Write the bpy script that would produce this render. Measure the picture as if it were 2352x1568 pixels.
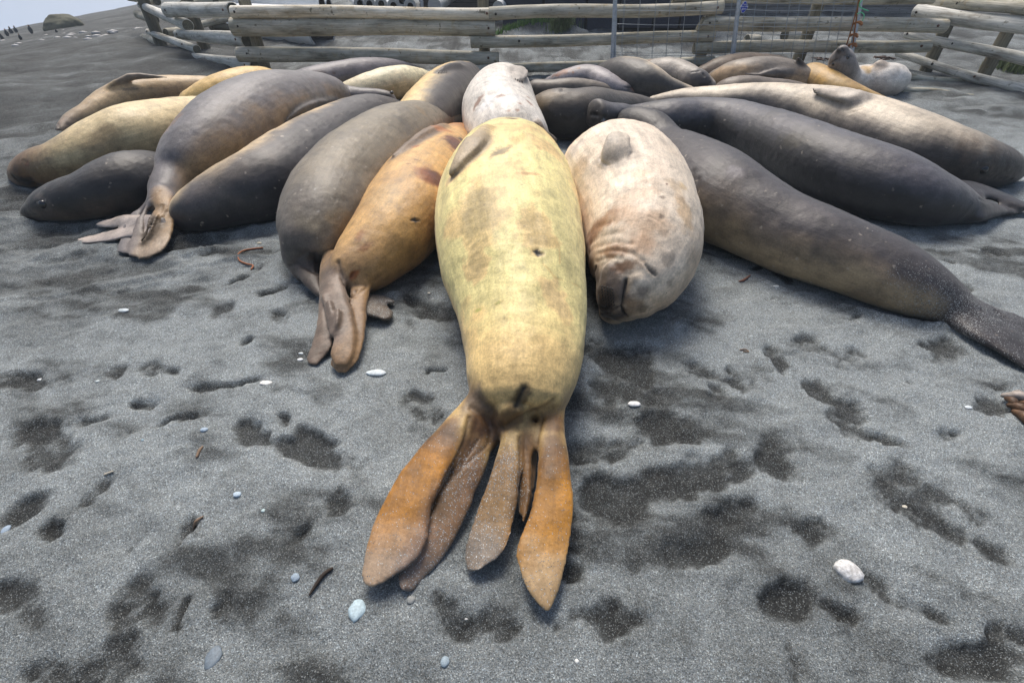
import bpy, bmesh, math, random
import numpy as np
from mathutils import Vector, Matrix
from mathutils.bvhtree import BVHTree

for o in list(bpy.data.objects): bpy.data.objects.remove(o, do_unlink=True)
scn = bpy.context.scene
COL = scn.collection
random.seed(7); RNG = np.random.default_rng(7)

# ------------------------------------------------------------------ camera, sky, sun, exposure
CAM_H, TILT = 1.40, math.radians(38.5)
FPX, CU, CV = 1176.0, 1176.0, 784.0            # focal length and centre, in pixels of a 2352 px wide view
cam = bpy.data.cameras.new('camera'); cam.lens = 18; cam.sensor_width = 36
cam.clip_start = 0.02; cam.clip_end = 3000
camo = bpy.data.objects.new('camera', cam); COL.objects.link(camo)
camo.location = (0, 0, CAM_H); camo.rotation_euler = (math.pi/2 - TILT, 0, 0)
scn.camera = camo

SUN_EL, SUN_AZ = math.radians(56), math.radians(-12)   # azimuth from +Y towards +X
w = bpy.data.worlds.new('World'); scn.world = w; w.use_nodes = True
nt = w.node_tree; nt.nodes.clear()
wo = nt.nodes.new('ShaderNodeOutputWorld'); bg = nt.nodes.new('ShaderNodeBackground'); sk = nt.nodes.new('ShaderNodeTexSky')
sk.sky_type = 'NISHITA'; sk.sun_disc = False; sk.sun_elevation = SUN_EL; sk.sun_rotation = SUN_AZ
sk.air_density = 1.2; sk.dust_density = 4.5; sk.ozone_density = 1.0
bg.inputs[1].default_value = 0.085
nt.links.new(sk.outputs[0], bg.inputs[0]); nt.links.new(bg.outputs[0], wo.inputs[0])
sun = bpy.data.lights.new('sun', 'SUN'); sun.energy = 2.0; sun.angle = math.radians(26); sun.color = (1.0, 0.95, 0.88)
suno = bpy.data.objects.new('sun', sun); COL.objects.link(suno)
sd = Vector((math.sin(SUN_AZ)*math.cos(SUN_EL), math.cos(SUN_AZ)*math.cos(SUN_EL), math.sin(SUN_EL)))
suno.rotation_euler = sd.to_track_quat('Z', 'Y').to_euler()
scn.view_settings.view_transform = 'Standard'; scn.view_settings.look = 'None'
scn.view_settings.exposure = 0.72; scn.view_settings.gamma = 1.0

# ------------------------------------------------------------------ helpers
ST, CT = math.sin(TILT), math.cos(TILT)
def ray(u, v):
    x = (u-CU)/FPX; y = (CV-v)/FPX
    return np.array([x, y*ST+CT, y*CT-ST])
CAMP = np.array([0, 0, CAM_H])
def at(u, v, z=0.0):
    d = ray(u, v); return CAMP + d*((z-CAM_H)/d[2])
def aty(u, v, Y):
    d = ray(u, v); return CAMP + d*(Y/d[1])
def depth(p): return p[1]*CT - (p[2]-CAM_H)*ST
# crops of the photograph in which things were measured: x0, y0, scale
FRM = {'F': (0, 0, 1), 'A': (282.2, 0, .28), 'B': (0, 122.3, .33), 'C': (893.8, 0, .32), 'D': (1552.3, 0, .34),
       'E': (564.5, 216.4, .42), 'S': (940.8, 235.2, .48), 'G': (1223, 188.2, .3719), 'H': (1411, 141, .45),
       'I': (799.7, 846.7, .3721), 'J': (1317, 752.6, .5203), 'K': (0, 846.7, .4601), 'M': (470, 564.5, .3)}
def P(f, *c):
    x0, y0, s = FRM[f]
    return tuple((x0 + a*s) if i % 2 == 0 else (y0 + a*s) for i, a in enumerate(c))
def lin(c, gain=1.0):
    o = []
    for a in c[:3]:
        a = a/255.0
        o.append((a/12.92 if a <= .04045 else ((a+.055)/1.055)**2.4)*gain)
    return np.array(o)

def hash3(i, j, k, s):
    n = (i*73856093) ^ (j*19349663) ^ (k*83492791) ^ (s*2654435761)
    n = n & 0xffffffff
    n = ((n >> 13) ^ n) & 0xffffffff
    n = (n*(n*n*15731 + 789221) + 1376312589) & 0x7fffffff
    return n/1073741823.5 - 1.0
def vnoise(Pn, scale, seed=0):
    Q = np.asarray(Pn, float)*scale
    f = np.floor(Q); t = Q-f; t = t*t*(3-2*t); f = f.astype(np.int64)
    r = 0
    for a in (0, 1):
        wa = t[:, 0] if a else 1-t[:, 0]
        for b in (0, 1):
            wb = t[:, 1] if b else 1-t[:, 1]
            for c in (0, 1):
                wc = t[:, 2] if c else 1-t[:, 2]
                r = r + wa*wb*wc*hash3(f[:, 0]+a, f[:, 1]+b, f[:, 2]+c, seed)
    return r
def fbm(Pn, scale, octv=3, seed=0, gain=.5):
    r = 0; a = 1; tot = 0
    for o in range(octv):
        r = r + a*vnoise(Pn, scale*2.03**o, seed+o*17); tot += a; a *= gain
    return r/tot
def sstep(a, b, x):
    t = np.clip((x-a)/(b-a), 0, 1); return t*t*(3-2*t)

def tag(o, label=None, cat=None, group=None, kind=None):
    if label: o['label'] = label
    if cat: o['category'] = cat
    if group: o['group'] = group
    if kind: o['kind'] = kind
    return o
def empty(name, loc):
    o = bpy.data.objects.new(name, None); COL.objects.link(o); o.location = loc; o.empty_display_size = .1; return o
def meshobj(name, verts, faces, mat, parent=None, smooth=True, loc=None):
    me = bpy.data.meshes.new(name); me.from_pydata([tuple(v) for v in verts], [], [tuple(f) for f in faces]); me.update()
    if smooth: me.polygons.foreach_set('use_smooth', [True]*len(me.polygons))
    if mat: me.materials.append(mat)
    o = bpy.data.objects.new(name, me); COL.objects.link(o)
    if loc is not None: o.location = loc
    if parent is not None:
        o.parent = parent; o.matrix_parent_inverse = Matrix.Translation(-Vector(parent.location))
    return o

# ------------------------------------------------------------------ materials
def newmat(name):
    m = bpy.data.materials.new(name); m.use_nodes = True
    n = m.node_tree; b = n.nodes['Principled BSDF']; return m, n, b
def N(n, t, **kw):
    x = n.nodes.new(t)
    for k, v in kw.items(): setattr(x, k, v)
    return x
def mixc(n, fac, a, b, mode='MIX'):
    x = N(n, 'ShaderNodeMix', data_type='RGBA', blend_type=mode)
    for s, val in ((0, fac), (6, a), (7, b)):
        if hasattr(val, 'is_linked') or hasattr(val, 'links'): n.links.new(val, x.inputs[s])
        else: x.inputs[s].default_value = val if s == 0 else (*val, 1)[:4]
    return x.outputs[2]
def ramp(n, src, pts):
    r = N(n, 'ShaderNodeValToRGB'); e = r.color_ramp.elements
    while len(e) < len(pts): e.new(.5)
    for q, (p, c) in zip(e, pts): q.position = p; q.color = (*c, 1) if len(c) == 3 else c
    n.links.new(src, r.inputs[0]); return r.outputs[0]
def noise(n, scale, detail=3, rough=.5, vec=None, dist=0):
    x = N(n, 'ShaderNodeTexNoise'); x.inputs['Scale'].default_value = scale; x.inputs['Detail'].default_value = detail
    x.inputs['Roughness'].default_value = rough; x.inputs['Distortion'].default_value = dist
    if vec is not None: n.links.new(vec, x.inputs['Vector'])
    return x
def bump(n, src, strength, distance, prev=None):
    b = N(n, 'ShaderNodeBump'); b.inputs['Strength'].default_value = strength; b.inputs['Distance'].default_value = distance
    n.links.new(src, b.inputs['Height'])
    if prev is not None: n.links.new(prev, b.inputs['Normal'])
    return b.outputs[0]
def g3(x): return (x, x, x)

def fur_material():
    m, n, b = newmat('seal_fur')
    tc = N(n, 'ShaderNodeTexCoord'); ob = tc.outputs['Object']
    at_ = N(n, 'ShaderNodeAttribute', attribute_name='Col'); sa = N(n, 'ShaderNodeAttribute', attribute_name='sand')
    sc = N(n, 'ShaderNodeAttribute', attribute_name='scar')
    n1 = noise(n, 14, 5, .62, ob); n2 = noise(n, 120, 4, .75, ob)
    v1 = ramp(n, n1.outputs[0], [(.28, g3(.66)), (.5, g3(1.0)), (.75, g3(1.2))])
    v2 = ramp(n, n2.outputs[0], [(.3, g3(.72)), (.7, g3(1.22))])
    c = mixc(n, 1.0, at_.outputs[0], v1, 'MULTIPLY'); c = mixc(n, 1.0, c, v2, 'MULTIPLY')
    fl_ = N(n, 'ShaderNodeAttribute', attribute_name='flow'); mf = N(n, 'ShaderNodeMapping'); mf.inputs['Scale'].default_value = (7, 60, 60)
    n.links.new(fl_.outputs['Vector'], mf.inputs[0]); st_ = noise(n, 1.0, 5, .68, mf.outputs[0], .3)
    c = mixc(n, 1.0, c, ramp(n, st_.outputs[0], [(.3, g3(.84)), (.5, g3(1.0)), (.7, g3(1.12))]), 'MULTIPLY')
    mf2 = N(n, 'ShaderNodeMapping'); mf2.inputs['Scale'].default_value = (3, 9, 9); n.links.new(fl_.outputs['Vector'], mf2.inputs[0])
    st2 = noise(n, 1.0, 4, .6, mf2.outputs[0], .5); c = mixc(n, 1.0, c, ramp(n, st2.outputs[0], [(.3, g3(.8)), (.7, g3(1.12))]), 'MULTIPLY')
    # pale scar flecks and small nicks
    vo = N(n, 'ShaderNodeTexVoronoi'); vo.inputs['Scale'].default_value = 22; dn = noise(n, 40, 2, .5, ob); dm = N(n, 'ShaderNodeMix', data_type='VECTOR'); dm.inputs[0].default_value = .03; n.links.new(ob, dm.inputs[4]); n.links.new(dn.outputs['Color'], dm.inputs[5]); n.links.new(dm.outputs[1], vo.inputs['Vector'])
    fl = ramp(n, vo.outputs['Distance'], [(.07, g3(.8)), (.20, g3(0))])
    ra = N(n, 'ShaderNodeSeparateColor'); n.links.new(vo.outputs['Color'], ra.inputs[0])
    gate = ramp(n, ra.outputs[0], [(.60, g3(0)), (.80, g3(1))])
    f = mixc(n, 1.0, fl, gate, 'MULTIPLY'); f = mixc(n, 1.0, f, sc.outputs[0], 'MULTIPLY')
    c = mixc(n, f, c, (.42, .36, .29))
    vo3 = N(n, 'ShaderNodeTexVoronoi'); vo3.inputs['Scale'].default_value = 9
    ms = N(n, 'ShaderNodeMapping'); ms.inputs['Scale'].default_value = (1, 2.6, 1.3); ms.inputs['Rotation'].default_value = (.3, .5, .7)
    n.links.new(ob, ms.inputs[0]); n.links.new(ms.outputs[0], vo3.inputs['Vector'])
    fl3 = ramp(n, vo3.outputs['Distance'], [(.03, g3(.55)), (.07, g3(0))])
    c = mixc(n, fl3, c, (.06, .045, .035))
    # sand grains stuck on the skin
    vo2 = N(n, 'ShaderNodeTexVoronoi'); vo2.inputs['Scale'].default_value = 430; n.links.new(ob, vo2.inputs['Vector'])
    r2 = N(n, 'ShaderNodeSeparateColor'); n.links.new(vo2.outputs['Color'], r2.inputs[0])
    mt = N(n, 'ShaderNodeMath', operation='LESS_THAN'); n.links.new(r2.outputs[0], mt.inputs[0]); n.links.new(sa.outputs['Fac'], mt.inputs[1])
    gc = ramp(n, r2.outputs[1], [(0, (.07, .075, .075)), (.55, (.2, .21, .21)), (1, (.5, .51, .5))])
    c = mixc(n, mt.outputs[0], c, gc)
    n.links.new(c, b.inputs['Base Color'])
    b.inputs['Roughness'].default_value = .48; b.inputs['Specular IOR Level'].default_value = .45
    b.inputs['Sheen Weight'].default_value = .12; b.inputs['Sheen Roughness'].default_value = .5
    n3 = noise(n, 480, 2, .6, ob); n4 = noise(n, 32, 4, .6, ob)
    bb = bump(n, n4.outputs[0], .22, .010); bb = bump(n, st_.outputs[0], .35, .004, bb); bb = bump(n, n3.outputs[0], .35, .0022, bb); bb = bump(n, mt.outputs[0], .5, .001, bb)
    n.links.new(bb, b.inputs['Normal'])
    return m
FUR = fur_material()

def simple(name, c, rough=.6, nscale=None, var=.25, bmp=0, spec=.4, metal=0):
    m, n, b = newmat(name); b.inputs['Roughness'].default_value = rough; b.inputs['Specular IOR Level'].default_value = spec
    b.inputs['Metallic'].default_value = metal
    if nscale:
        tc = N(n, 'ShaderNodeTexCoord'); x = noise(n, nscale, 4, .6, tc.outputs['Object'])
        cc = ramp(n, x.outputs[0], [(.25, tuple(a*(1-var) for a in c)), (.75, tuple(min(.9, a*(1+var)) for a in c))])
        n.links.new(cc, b.inputs['Base Color'])
        if bmp: n.links.new(bump(n, x.outputs[0], .6, bmp), b.inputs['Normal'])
    else: b.inputs['Base Color'].default_value = (*c, 1)
    return m
EYE = simple('eye_wet', (.006, .005, .005), .06, spec=.8)
CLAW = simple('claw_horn', (.09, .075, .06), .4)
WHISK = simple('whisker_hair', (.012, .01, .01), .4)

def wood_material(name, pale, mid, dark, lichen=0.0):
    m, n, b = newmat(name)
    tc = N(n, 'ShaderNodeTexCoord'); oi = N(n, 'ShaderNodeObjectInfo')
    mp = N(n, 'ShaderNodeMapping'); mp.inputs['Scale'].default_value = (.28, 1, 1)
    ad = N(n, 'ShaderNodeVectorMath', operation='ADD'); sc = N(n, 'ShaderNodeVectorMath', operation='SCALE')
    cb = N(n, 'ShaderNodeCombineXYZ'); n.links.new(oi.outputs['Random'], cb.inputs[0]); n.links.new(oi.outputs['Random'], cb.inputs[1])
    n.links.new(cb.outputs[0], sc.inputs[0]); sc.inputs['Scale'].default_value = 40
    n.links.new(tc.outputs['Object'], ad.inputs[0]); n.links.new(sc.outputs[0], ad.inputs[1]); n.links.new(ad.outputs[0], mp.inputs[0])
    a = noise(n, 7, 5, .65, mp.outputs[0]); 
    mp2 = N(n, 'ShaderNodeMapping'); mp2.inputs['Scale'].default_value = (.05, 1, 1); n.links.new(ad.outputs[0], mp2.inputs[0])
    g = noise(n, 60, 3, .7, mp2.outputs[0])
    c = ramp(n, a.outputs[0], [(.3, dark), (.46, mid), (.62, pale)])
    gv = ramp(n, g.outputs[0], [(.3, g3(.62)), (.6, g3(1.1))]); c = mixc(n, 1, c, gv, 'MULTIPLY')
    spots = noise(n, 16, 3, .5, ad.outputs[0]); sp = ramp(n, spots.outputs[0], [(.64, g3(0)), (.72, g3(.75))])
    c = mixc(n, sp, c, (.09, .075, .035))
    if lichen:
        l = noise(n, 11, 4, .6, ad.outputs[0]); lf = ramp(n, l.outputs[0], [(.56, g3(0)), (.66, g3(lichen))])
        c = mixc(n, lf, c, (.32, .2, .045))
    n.links.new(c, b.inputs['Base Color']); b.inputs['Roughness'].default_value = .8; b.inputs['Specular IOR Level'].default_value = .25
    n.links.new(bump(n, g.outputs[0], .6, .006), b.inputs['Normal'])
    return m
W_PALE = wood_material('pale_weathered_wood', (.80, .76, .66), (.68, .62, .5), (.36, .3, .2), .25)
W_GREY = wood_material('grey_weathered_wood', (.54, .51, .43), (.38, .36, .29), (.15, .14, .105), .25)
W_WHITE = wood_material('bleached_wood', (.68, .67, .62), (.52, .51, .46), (.2, .17, .13), 0)
W_END = wood_material('log_end_grain', (.16, .155, .12), (.10, .10, .08), (.05, .05, .04))
W_DARK = wood_material('post_wood', (.21, .2, .155), (.14, .13, .1), (.06, .056, .042), .1)

# ------------------------------------------------------------------ terrain
def base_z(x, y):
    s = np.maximum(0, -(x + 6.2) + .25*np.maximum(0, 9-y)*0)
    d = np.logaddexp(0, (s-1.2)*2.0)/2.0
    z = np.maximum(-0.135*d*sstep(3.0, 7.5, y), -44)
    z = z + .20*np.exp(-((x-.45)/.55)**2-((y-10.35)/.45)**2) + .12*np.exp(-((x-1.05)/.25)**2-((y-10.1)/.3)**2)
    return z
def seg_list():
    def axis(lo, hi, fine, far_lo, far_hi, g):
        mid = list(np.arange(lo, hi, fine)); up = [hi]; st = fine
        while up[-1] < far_hi: st *= g; up.append(up[-1]+st)
        dn = [lo]; st = fine
        while dn[-1] > far_lo: st *= g; dn.append(dn[-1]-st)
        return np.array(sorted(set(dn[1:] + mid + up)))
    xs = axis(-2.6, 2.6, .014, -300, 300, 1.055); ys = axis(.3, 3.6, .014, -60, 400, 1.05)
    return xs, ys
XS, YS = seg_list()
PATCH = []
def patches(f, rows):
    for (x, y, rx, ry, rot, s) in rows:
        c0 = P(f, x, y); sc = FRM[f][2]; a = math.radians(rot)
        c = at(*c0); e1 = at(c0[0]+rx*sc*math.cos(a), c0[1]+rx*sc*math.sin(a)) - c; e2 = at(c0[0]-ry*sc*math.sin(a), c0[1]+ry*sc*math.cos(a)) - c
        PATCH.append((c[:2], np.linalg.inv(np.array([e1[:2], e2[:2]]).T), s))
patches('J', [(170,170,160,150,0,.9),(300,460,370,75,-12,.85),(330,690,430,95,-14,.95),(620,860,240,90,-24,1),(905,125,85,26,50,1),
  (945,185,60,28,25,1),(1080,265,130,45,48,.95),(1220,400,140,75,38,1),(1400,490,130,26,12,1),(930,540,130,105,0,.85),(720,560,100,50,50,.7),(1050,860,160,80,10,.75),
  (1500,720,220,140,35,.65),(960,1180,110,85,-20,.85),(1160,1220,120,30,20,.7),(1400,1170,190,38,24,.9),(1000,1430,150,42,70,.75),(1700,1480,210,120,10,.95),
  (1880,1330,120,55,10,.8),(100,1000,220,120,0,.45),(660,205,190,42,15,.7),(1200,115,110,40,-15,.55),(1610,100,120,52,15,.75),(1820,290,95,70,0,.8),
  (1700,490,70,30,0,.6),(200,1270,170,80,0,.4),(1520,225,45,25,20,.6),(380,300,120,50,0,.3),(640,270,60,24,10,.7),(1750,900,200,150,30,.4)])
patches('K', [(60,1110,130,75,-20,.95),(440,620,110,45,-35,.85),(285,770,65,48,0,.85),(200,380,220,130,0,.5),(740,172,65,26,-5,.95),(520,225,120,24,-5,.85),
  (850,282,190,20,-8,.85),(920,840,90,26,-58,.75),(1250,335,70,48,20,.85),(1600,430,240,60,10,1),(1580,350,100,38,0,.95),(1430,275,32,30,0,.75),(640,1190,160,200,0,.4),
  (400,1470,320,100,0,.5),(600,945,95,11,-42,.9),(735,1010,80,9,-58,.8),(1110,1140,70,30,-30,.75),(1720,650,70,80,0,.75),(890,682,22,20,0,.75),(200,40,260,50,0,.45),
  (700,20,200,30,0,.5),(100,700,150,60,-30,.4),(1500,820,110,22,-40,.6),(880,1230,22,80,10,.4),(1250,1150,160,60,-20,.35),(350,330,70,40,0,.4)])
patches('M', [(1700,450,220,90,20,.9),(1600,1150,160,62,10,.85),(800,370,90,60,25,.9),(900,1450,170,60,0,.95),(640,1345,55,42,0,.75),(1750,905,170,16,-8,.95),
  (600,570,70,45,-20,.6),(180,500,110,40,-30,.5),(1830,800,110,16,40,.9),(370,1470,120,85,10,.8),(350,740,60,26,-30,.7),(560,330,190,24,-20,.5),(200,1080,300,30,0,.5),
  (300,240,190,14,-25,.5),(1550,570,60,40,0,.4),(130,60,180,16,-8,.6)])
patches('H', [(850,1090,90,20,35,.7),(715,1046,30,12,0,.8),(1180,1300,90,18,5,.9),(880,1200,120,40,0,.4),(1740,1120,90,28,25,.6),(1980,1000,160,40,15,.4),(1680,990,130,20,25,.5),(960,1440,110,60,0,.5),(1230,1480,110,40,-10,.5),(870,1510,90,30,40,.9)])
patches('F', [(1130,1440,110,40,0,.6),(1000,1395,60,24,0,.5),(1330,1440,110,40,0,.55),(60,1380,90,40,-20,.6),(960,930,70,30,20,.6)])

def patch_weight(x, y, wob):
    Wt = np.zeros_like(x); px = x + wob[0]; py = y + wob[1]
    for c, M, s in PATCH:
        dx = px-c[0]; dy = py-c[1]; R_ = 1.6*np.abs(np.linalg.inv(M)).sum(1)
        sel = np.where((np.abs(dx) < R_[0]) & (np.abs(dy) < R_[1]))[0]
        if not len(sel): continue
        q = np.hypot(M[0, 0]*dx[sel]+M[0, 1]*dy[sel], M[1, 0]*dx[sel]+M[1, 1]*dy[sel])
        Wt[sel] = 1-(1-Wt[sel])*(1-s*sstep(1.45, .35, q))
    return Wt
SEAL_FOOT = []      # (x, y, r) contact spheres, used to press the sand
def ground_fields(x, y):
    Pn = np.stack([x, y, np.zeros_like(x)], 1)
    wob = (.07*fbm(Pn, 5, 4, 3, .6), .07*fbm(Pn+[9, 4, 0], 5, 4, 5, .6))
    W = patch_weight(x, y, wob); nf = fbm(Pn, 7, 5, 91, .75)
    a2 = math.radians(-14); Qs = np.stack([(x*math.cos(a2)+y*math.sin(a2))*.9, (-x*math.sin(a2)+y*math.cos(a2))*2.2, 0*x], 1)
    mott = sstep(-.05, .5, fbm(Qs, 2.6, 5, 131, .66))
    a3 = math.radians(-38); Q3 = np.stack([(x*math.cos(a3)+y*math.sin(a3))*.22, -x*math.sin(a3)+y*math.cos(a3), 0*x], 1)
    strk = fbm(Q3, 15, 4, 151, .7)
    W = sstep(.12, 1.0, W*.92 + (1.15*nf + .65*strk + .10)*sstep(.0, .3, W))
    # drifted ripples dragged along the beach
    a = math.radians(20); rx = x*math.cos(a)+y*math.sin(a); ry = -x*math.sin(a)+y*math.cos(a)
    Q = np.stack([rx*.8, ry*3.2, 0*x], 1)
    st = fbm(Q, 1.7, 4, 21); lump = fbm(Pn, 2.2, 3, 31); fine = fbm(Pn, 11, 3, 41)
    leftish = sstep(-.4, -2.0, x)*sstep(1.6, 2.6, y) + sstep(4.2, 5.5, y)
    z = .028*lump + .010*fine + .010*nf*(1-.5*W) + .014*W*0 - .026*W + .009*strk*(.35+.65*sstep(.05, .5, W)) + np.clip(leftish, 0, 1)*(.045*st)
    crest = np.clip(1-np.abs(fbm(Q+3.3, 2.4, 3, 77))*5, 0, 1)
    z += np.clip(leftish, 0, 1)*(.022*crest + .020*fbm(Pn, 7, 4, 141, .65))
    far = sstep(5, 9, np.hypot(x, y)); z += far*.06*fbm(Pn, .8, 3, 51)
    ins = np.zeros_like(x); rim = np.zeros_like(x)
    for (sx, sy, sr) in SEAL_FOOT:
        m = (np.abs(x-sx) < sr*2) & (np.abs(y-sy) < sr*2)
        if m.any():
            q = np.hypot(x[m]-sx, y[m]-sy)/sr
            ins[m] = np.maximum(ins[m], sstep(1.12, .8, q)); rim[m] = np.maximum(rim[m], np.exp(-((q-1.10)/.16)**2))
    z = z*(1-.85*ins) + .022*rim*(1-ins)*(.6+.8*np.clip(lump+.3, 0, 1))
    grey = .30*np.clip(fbm(Q+8.8, 1.3, 4, 61), 0, 1)*1.5*np.clip(leftish, 0, 1) + .30*sstep(-.9, -2.6, x + .25*(y-3))*sstep(1.2, 2.6, y) + .24*sstep(3.6, 5.5, y) + .20*sstep(1.3, .5, y)
    dark = np.clip(1-(1-W*.86)*(1-.6*mott) + grey + .30*np.clip(-st-.05, 0, 1)*2*np.clip(leftish, 0, 1)*1.6 + .22*np.clip(-lump, 0, 1) + .10*fine, 0, 1)
    return z, dark
def gzv(x, y):
    x = np.asarray(x, float); y = np.asarray(y, float); z, _ = ground_fields(x, y); return z + base_z(x, y)
def gz(x, y):
    z, _ = ground_fields(np.array([x, x]), np.array([y, y])); return float(z[0] + base_z(np.array([x]), np.array([y]))[0])

def sand_material():
    m, n, b = newmat('volcanic_sand')
    tc = N(n, 'ShaderNodeTexCoord'); ob = tc.outputs['Object']
    da = N(n, 'ShaderNodeAttribute', attribute_name='dark')
    n1 = noise(n, 5, 6, .62, ob, .4); n2 = noise(n, 30, 5, .7, ob)
    s = N(n, 'ShaderNodeMath', operation='MULTIPLY_ADD'); n.links.new(n1.outputs[0], s.inputs[0]); s.inputs[1].default_value = .9; s.inputs[2].default_value = -.45
    s2 = N(n, 'ShaderNodeMath', operation='MULTIPLY_ADD'); n.links.new(n2.outputs[0], s2.inputs[0]); s2.inputs[1].default_value = .45; s2.inputs[2].default_value = -.225
    ad = N(n, 'ShaderNodeMath', operation='ADD'); n.links.new(s.outputs[0], ad.inputs[0]); n.links.new(s2.outputs[0], ad.inputs[1])
    ad2 = N(n, 'ShaderNodeMath', operation='ADD'); n.links.new(ad.outputs[0], ad2.inputs[0]); n.links.new(da.outputs['Fac'], ad2.inputs[1])
    c = ramp(n, ad2.outputs[0], [(.0, (.262, .290, .300)), (.30, (.160, .177, .182)), (.60, (.066, .072, .073)), (1.0, (.026, .028, .028))])
    vo = N(n, 'ShaderNodeTexVoronoi'); vo.inputs['Scale'].default_value = 420; n.links.new(ob, vo.inputs['Vector'])
    sp = N(n, 'ShaderNodeSeparateColor'); n.links.new(vo.outputs['Color'], sp.inputs[0])
    gr = ramp(n, sp.outputs[0], [(0, g3(.35)), (.3, g3(.75)), (.8, g3(1.1)), (.93, g3(1.5)), (1, g3(2.5))])
    c = mixc(n, 1, c, gr, 'MULTIPLY')
    bgm = ramp(n, sp.outputs[2], [(.86, g3(0)), (.93, g3(.4)), (1, g3(.75))]); c = mixc(n, bgm, c, (.28, .305, .315))
    tint = ramp(n, sp.outputs[1], [(0, (1.06, 1.0, .93)), (1, (.95, 1.0, 1.05))]); c = mixc(n, 1, c, tint, 'MULTIPLY')
    n.links.new(c, b.inputs['Base Color']); b.inputs['Roughness'].default_value = .85; b.inputs['Specular IOR Level'].default_value = .3
    bb = bump(n, n2.outputs[0], .5, .02); bb = bump(n, vo.outputs['Distance'], .7, .0025, bb)
    n3 = noise(n, 130, 3, .7, ob); bb = bump(n, n3.outputs[0], .6, .006, bb)
    n.links.new(bb, b.inputs['Normal'])
    return m
SAND = sand_material()
def build_ground():
    gx, gy = np.meshgrid(XS, YS); x = gx.ravel(); y = gy.ravel()
    z, dark = ground_fields(x, y); z = z + base_z(x, y)
    nx, ny = len(XS), len(YS)
    me = bpy.data.meshes.new('sand'); nv = nx*ny
    me.vertices.add(nv); me.vertices.foreach_set('co', np.stack([x, y, z], 1).ravel())
    i = np.arange(nx-1); j = np.arange(ny-1); I, J = np.meshgrid(i, j); a = (J*nx+I).ravel()
    q = np.stack([a, a+1, a+nx+1, a+nx], 1); nf = len(q)
    me.loops.add(nf*4); me.loops.foreach_set('vertex_index', q.ravel())
    me.polygons.add(nf); me.polygons.foreach_set('loop_start', np.arange(nf)*4); me.polygons.foreach_set('loop_total', np.full(nf, 4))
    me.update(calc_edges=True); me.polygons.foreach_set('use_smooth', np.ones(nf, bool))
    al = me.attributes.new('dark', 'FLOAT', 'POINT'); al.data.foreach_set('value', dark)
    me.materials.append(SAND); o = bpy.data.objects.new('sand', me); COL.objects.link(o); o['kind'] = 'structure'
    return o

# ------------------------------------------------------------------ seals
def catmull(A, n):
    A = np.asarray(A, float); m = len(A)
    E = np.vstack([2*A[0]-A[1], A, 2*A[-1]-A[-2]])
    out = []
    for s in np.linspace(0, m-1, n):
        i = min(int(s), m-2); t = s-i; p0, p1, p2, p3 = E[i], E[i+1], E[i+2], E[i+3]
        out.append(.5*((2*p1)+(-p0+p2)*t+(2*p0-5*p1+4*p2-p3)*t*t+(-p0+3*p1-3*p2+p3)*t**3))
    return np.array(out)
def fit(st, k, z0):
    out = []
    for s in st:
        u = ray(s[0], s[1]); l = ray(s[2], s[3]); u[2] /= k; l[2] /= k
        u /= np.linalg.norm(u); l /= np.linalg.norm(l)
        b = u+l; b /= np.linalg.norm(b); sa = math.sqrt(max(0, 1-(u@b)**2))
        if len(s) > 4 and s[4][0] == 'y': D = s[4][1]/b[1]
        else:
            zz = s[4][1] if len(s) > 4 else z0
            D = (CAM_H-zz)/k/(sa-b[2])
        out.append([*(np.array([0, 0, CAM_H/k]) + D*b), D*sa])
    return np.array(out)
def loft(C, R, k=1.0, seg=36, flat=2.5, cap=6, c0=1.0, c1=1.0):
    """rings of radius R about centres C (z divided by k), rounded ends, z scaled back by k"""
    T = np.gradient(C, axis=0); T /= np.linalg.norm(T, axis=1)[:, None]
    cs, rs, ts = [], [], []
    for e in np.linspace(math.pi/2*.97, 0, cap, endpoint=False): cs.append(C[0]-T[0]*R[0]*c0*math.sin(e)); rs.append(R[0]*math.cos(e)); ts.append(T[0])
    for c, r, t in zip(C, R, T): cs.append(c); rs.append(r); ts.append(t)
    for e in list(np.linspace(0, math.pi/2*.97, cap+1))[1:]: cs.append(C[-1]+T[-1]*R[-1]*c1*math.sin(e)); rs.append(R[-1]*math.cos(e)); ts.append(T[-1])
    V = []; a = np.linspace(0, 2*math.pi, seg, endpoint=False)
    ca, sa = np.cos(a), np.sin(a)
    ex = np.where(sa < 0, 2/flat, 1.0)
    px = np.sign(ca)*np.abs(ca)**ex; py = np.sign(sa)*np.abs(sa)**ex
    for c, r, t in zip(cs, rs, ts):
        s = np.cross(t, [0, 0, 1.0]); s /= np.linalg.norm(s)+1e-9; up = np.cross(s, t)
        V.append(c + r*(px[:, None]*s + py[:, None]*up))
    n = len(V); V = np.vstack(V); V[:, 2] *= k
    F = []
    for i in range(n-1):
        for j in range(seg):
            j2 = (j+1) % seg; F.append((i*seg+j, i*seg+j2, (i+1)*seg+j2, (i+1)*seg+j))
    F.append(tuple(reversed(range(seg)))); F.append(tuple(range((n-1)*seg, n*seg)))
    return V, F
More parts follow.
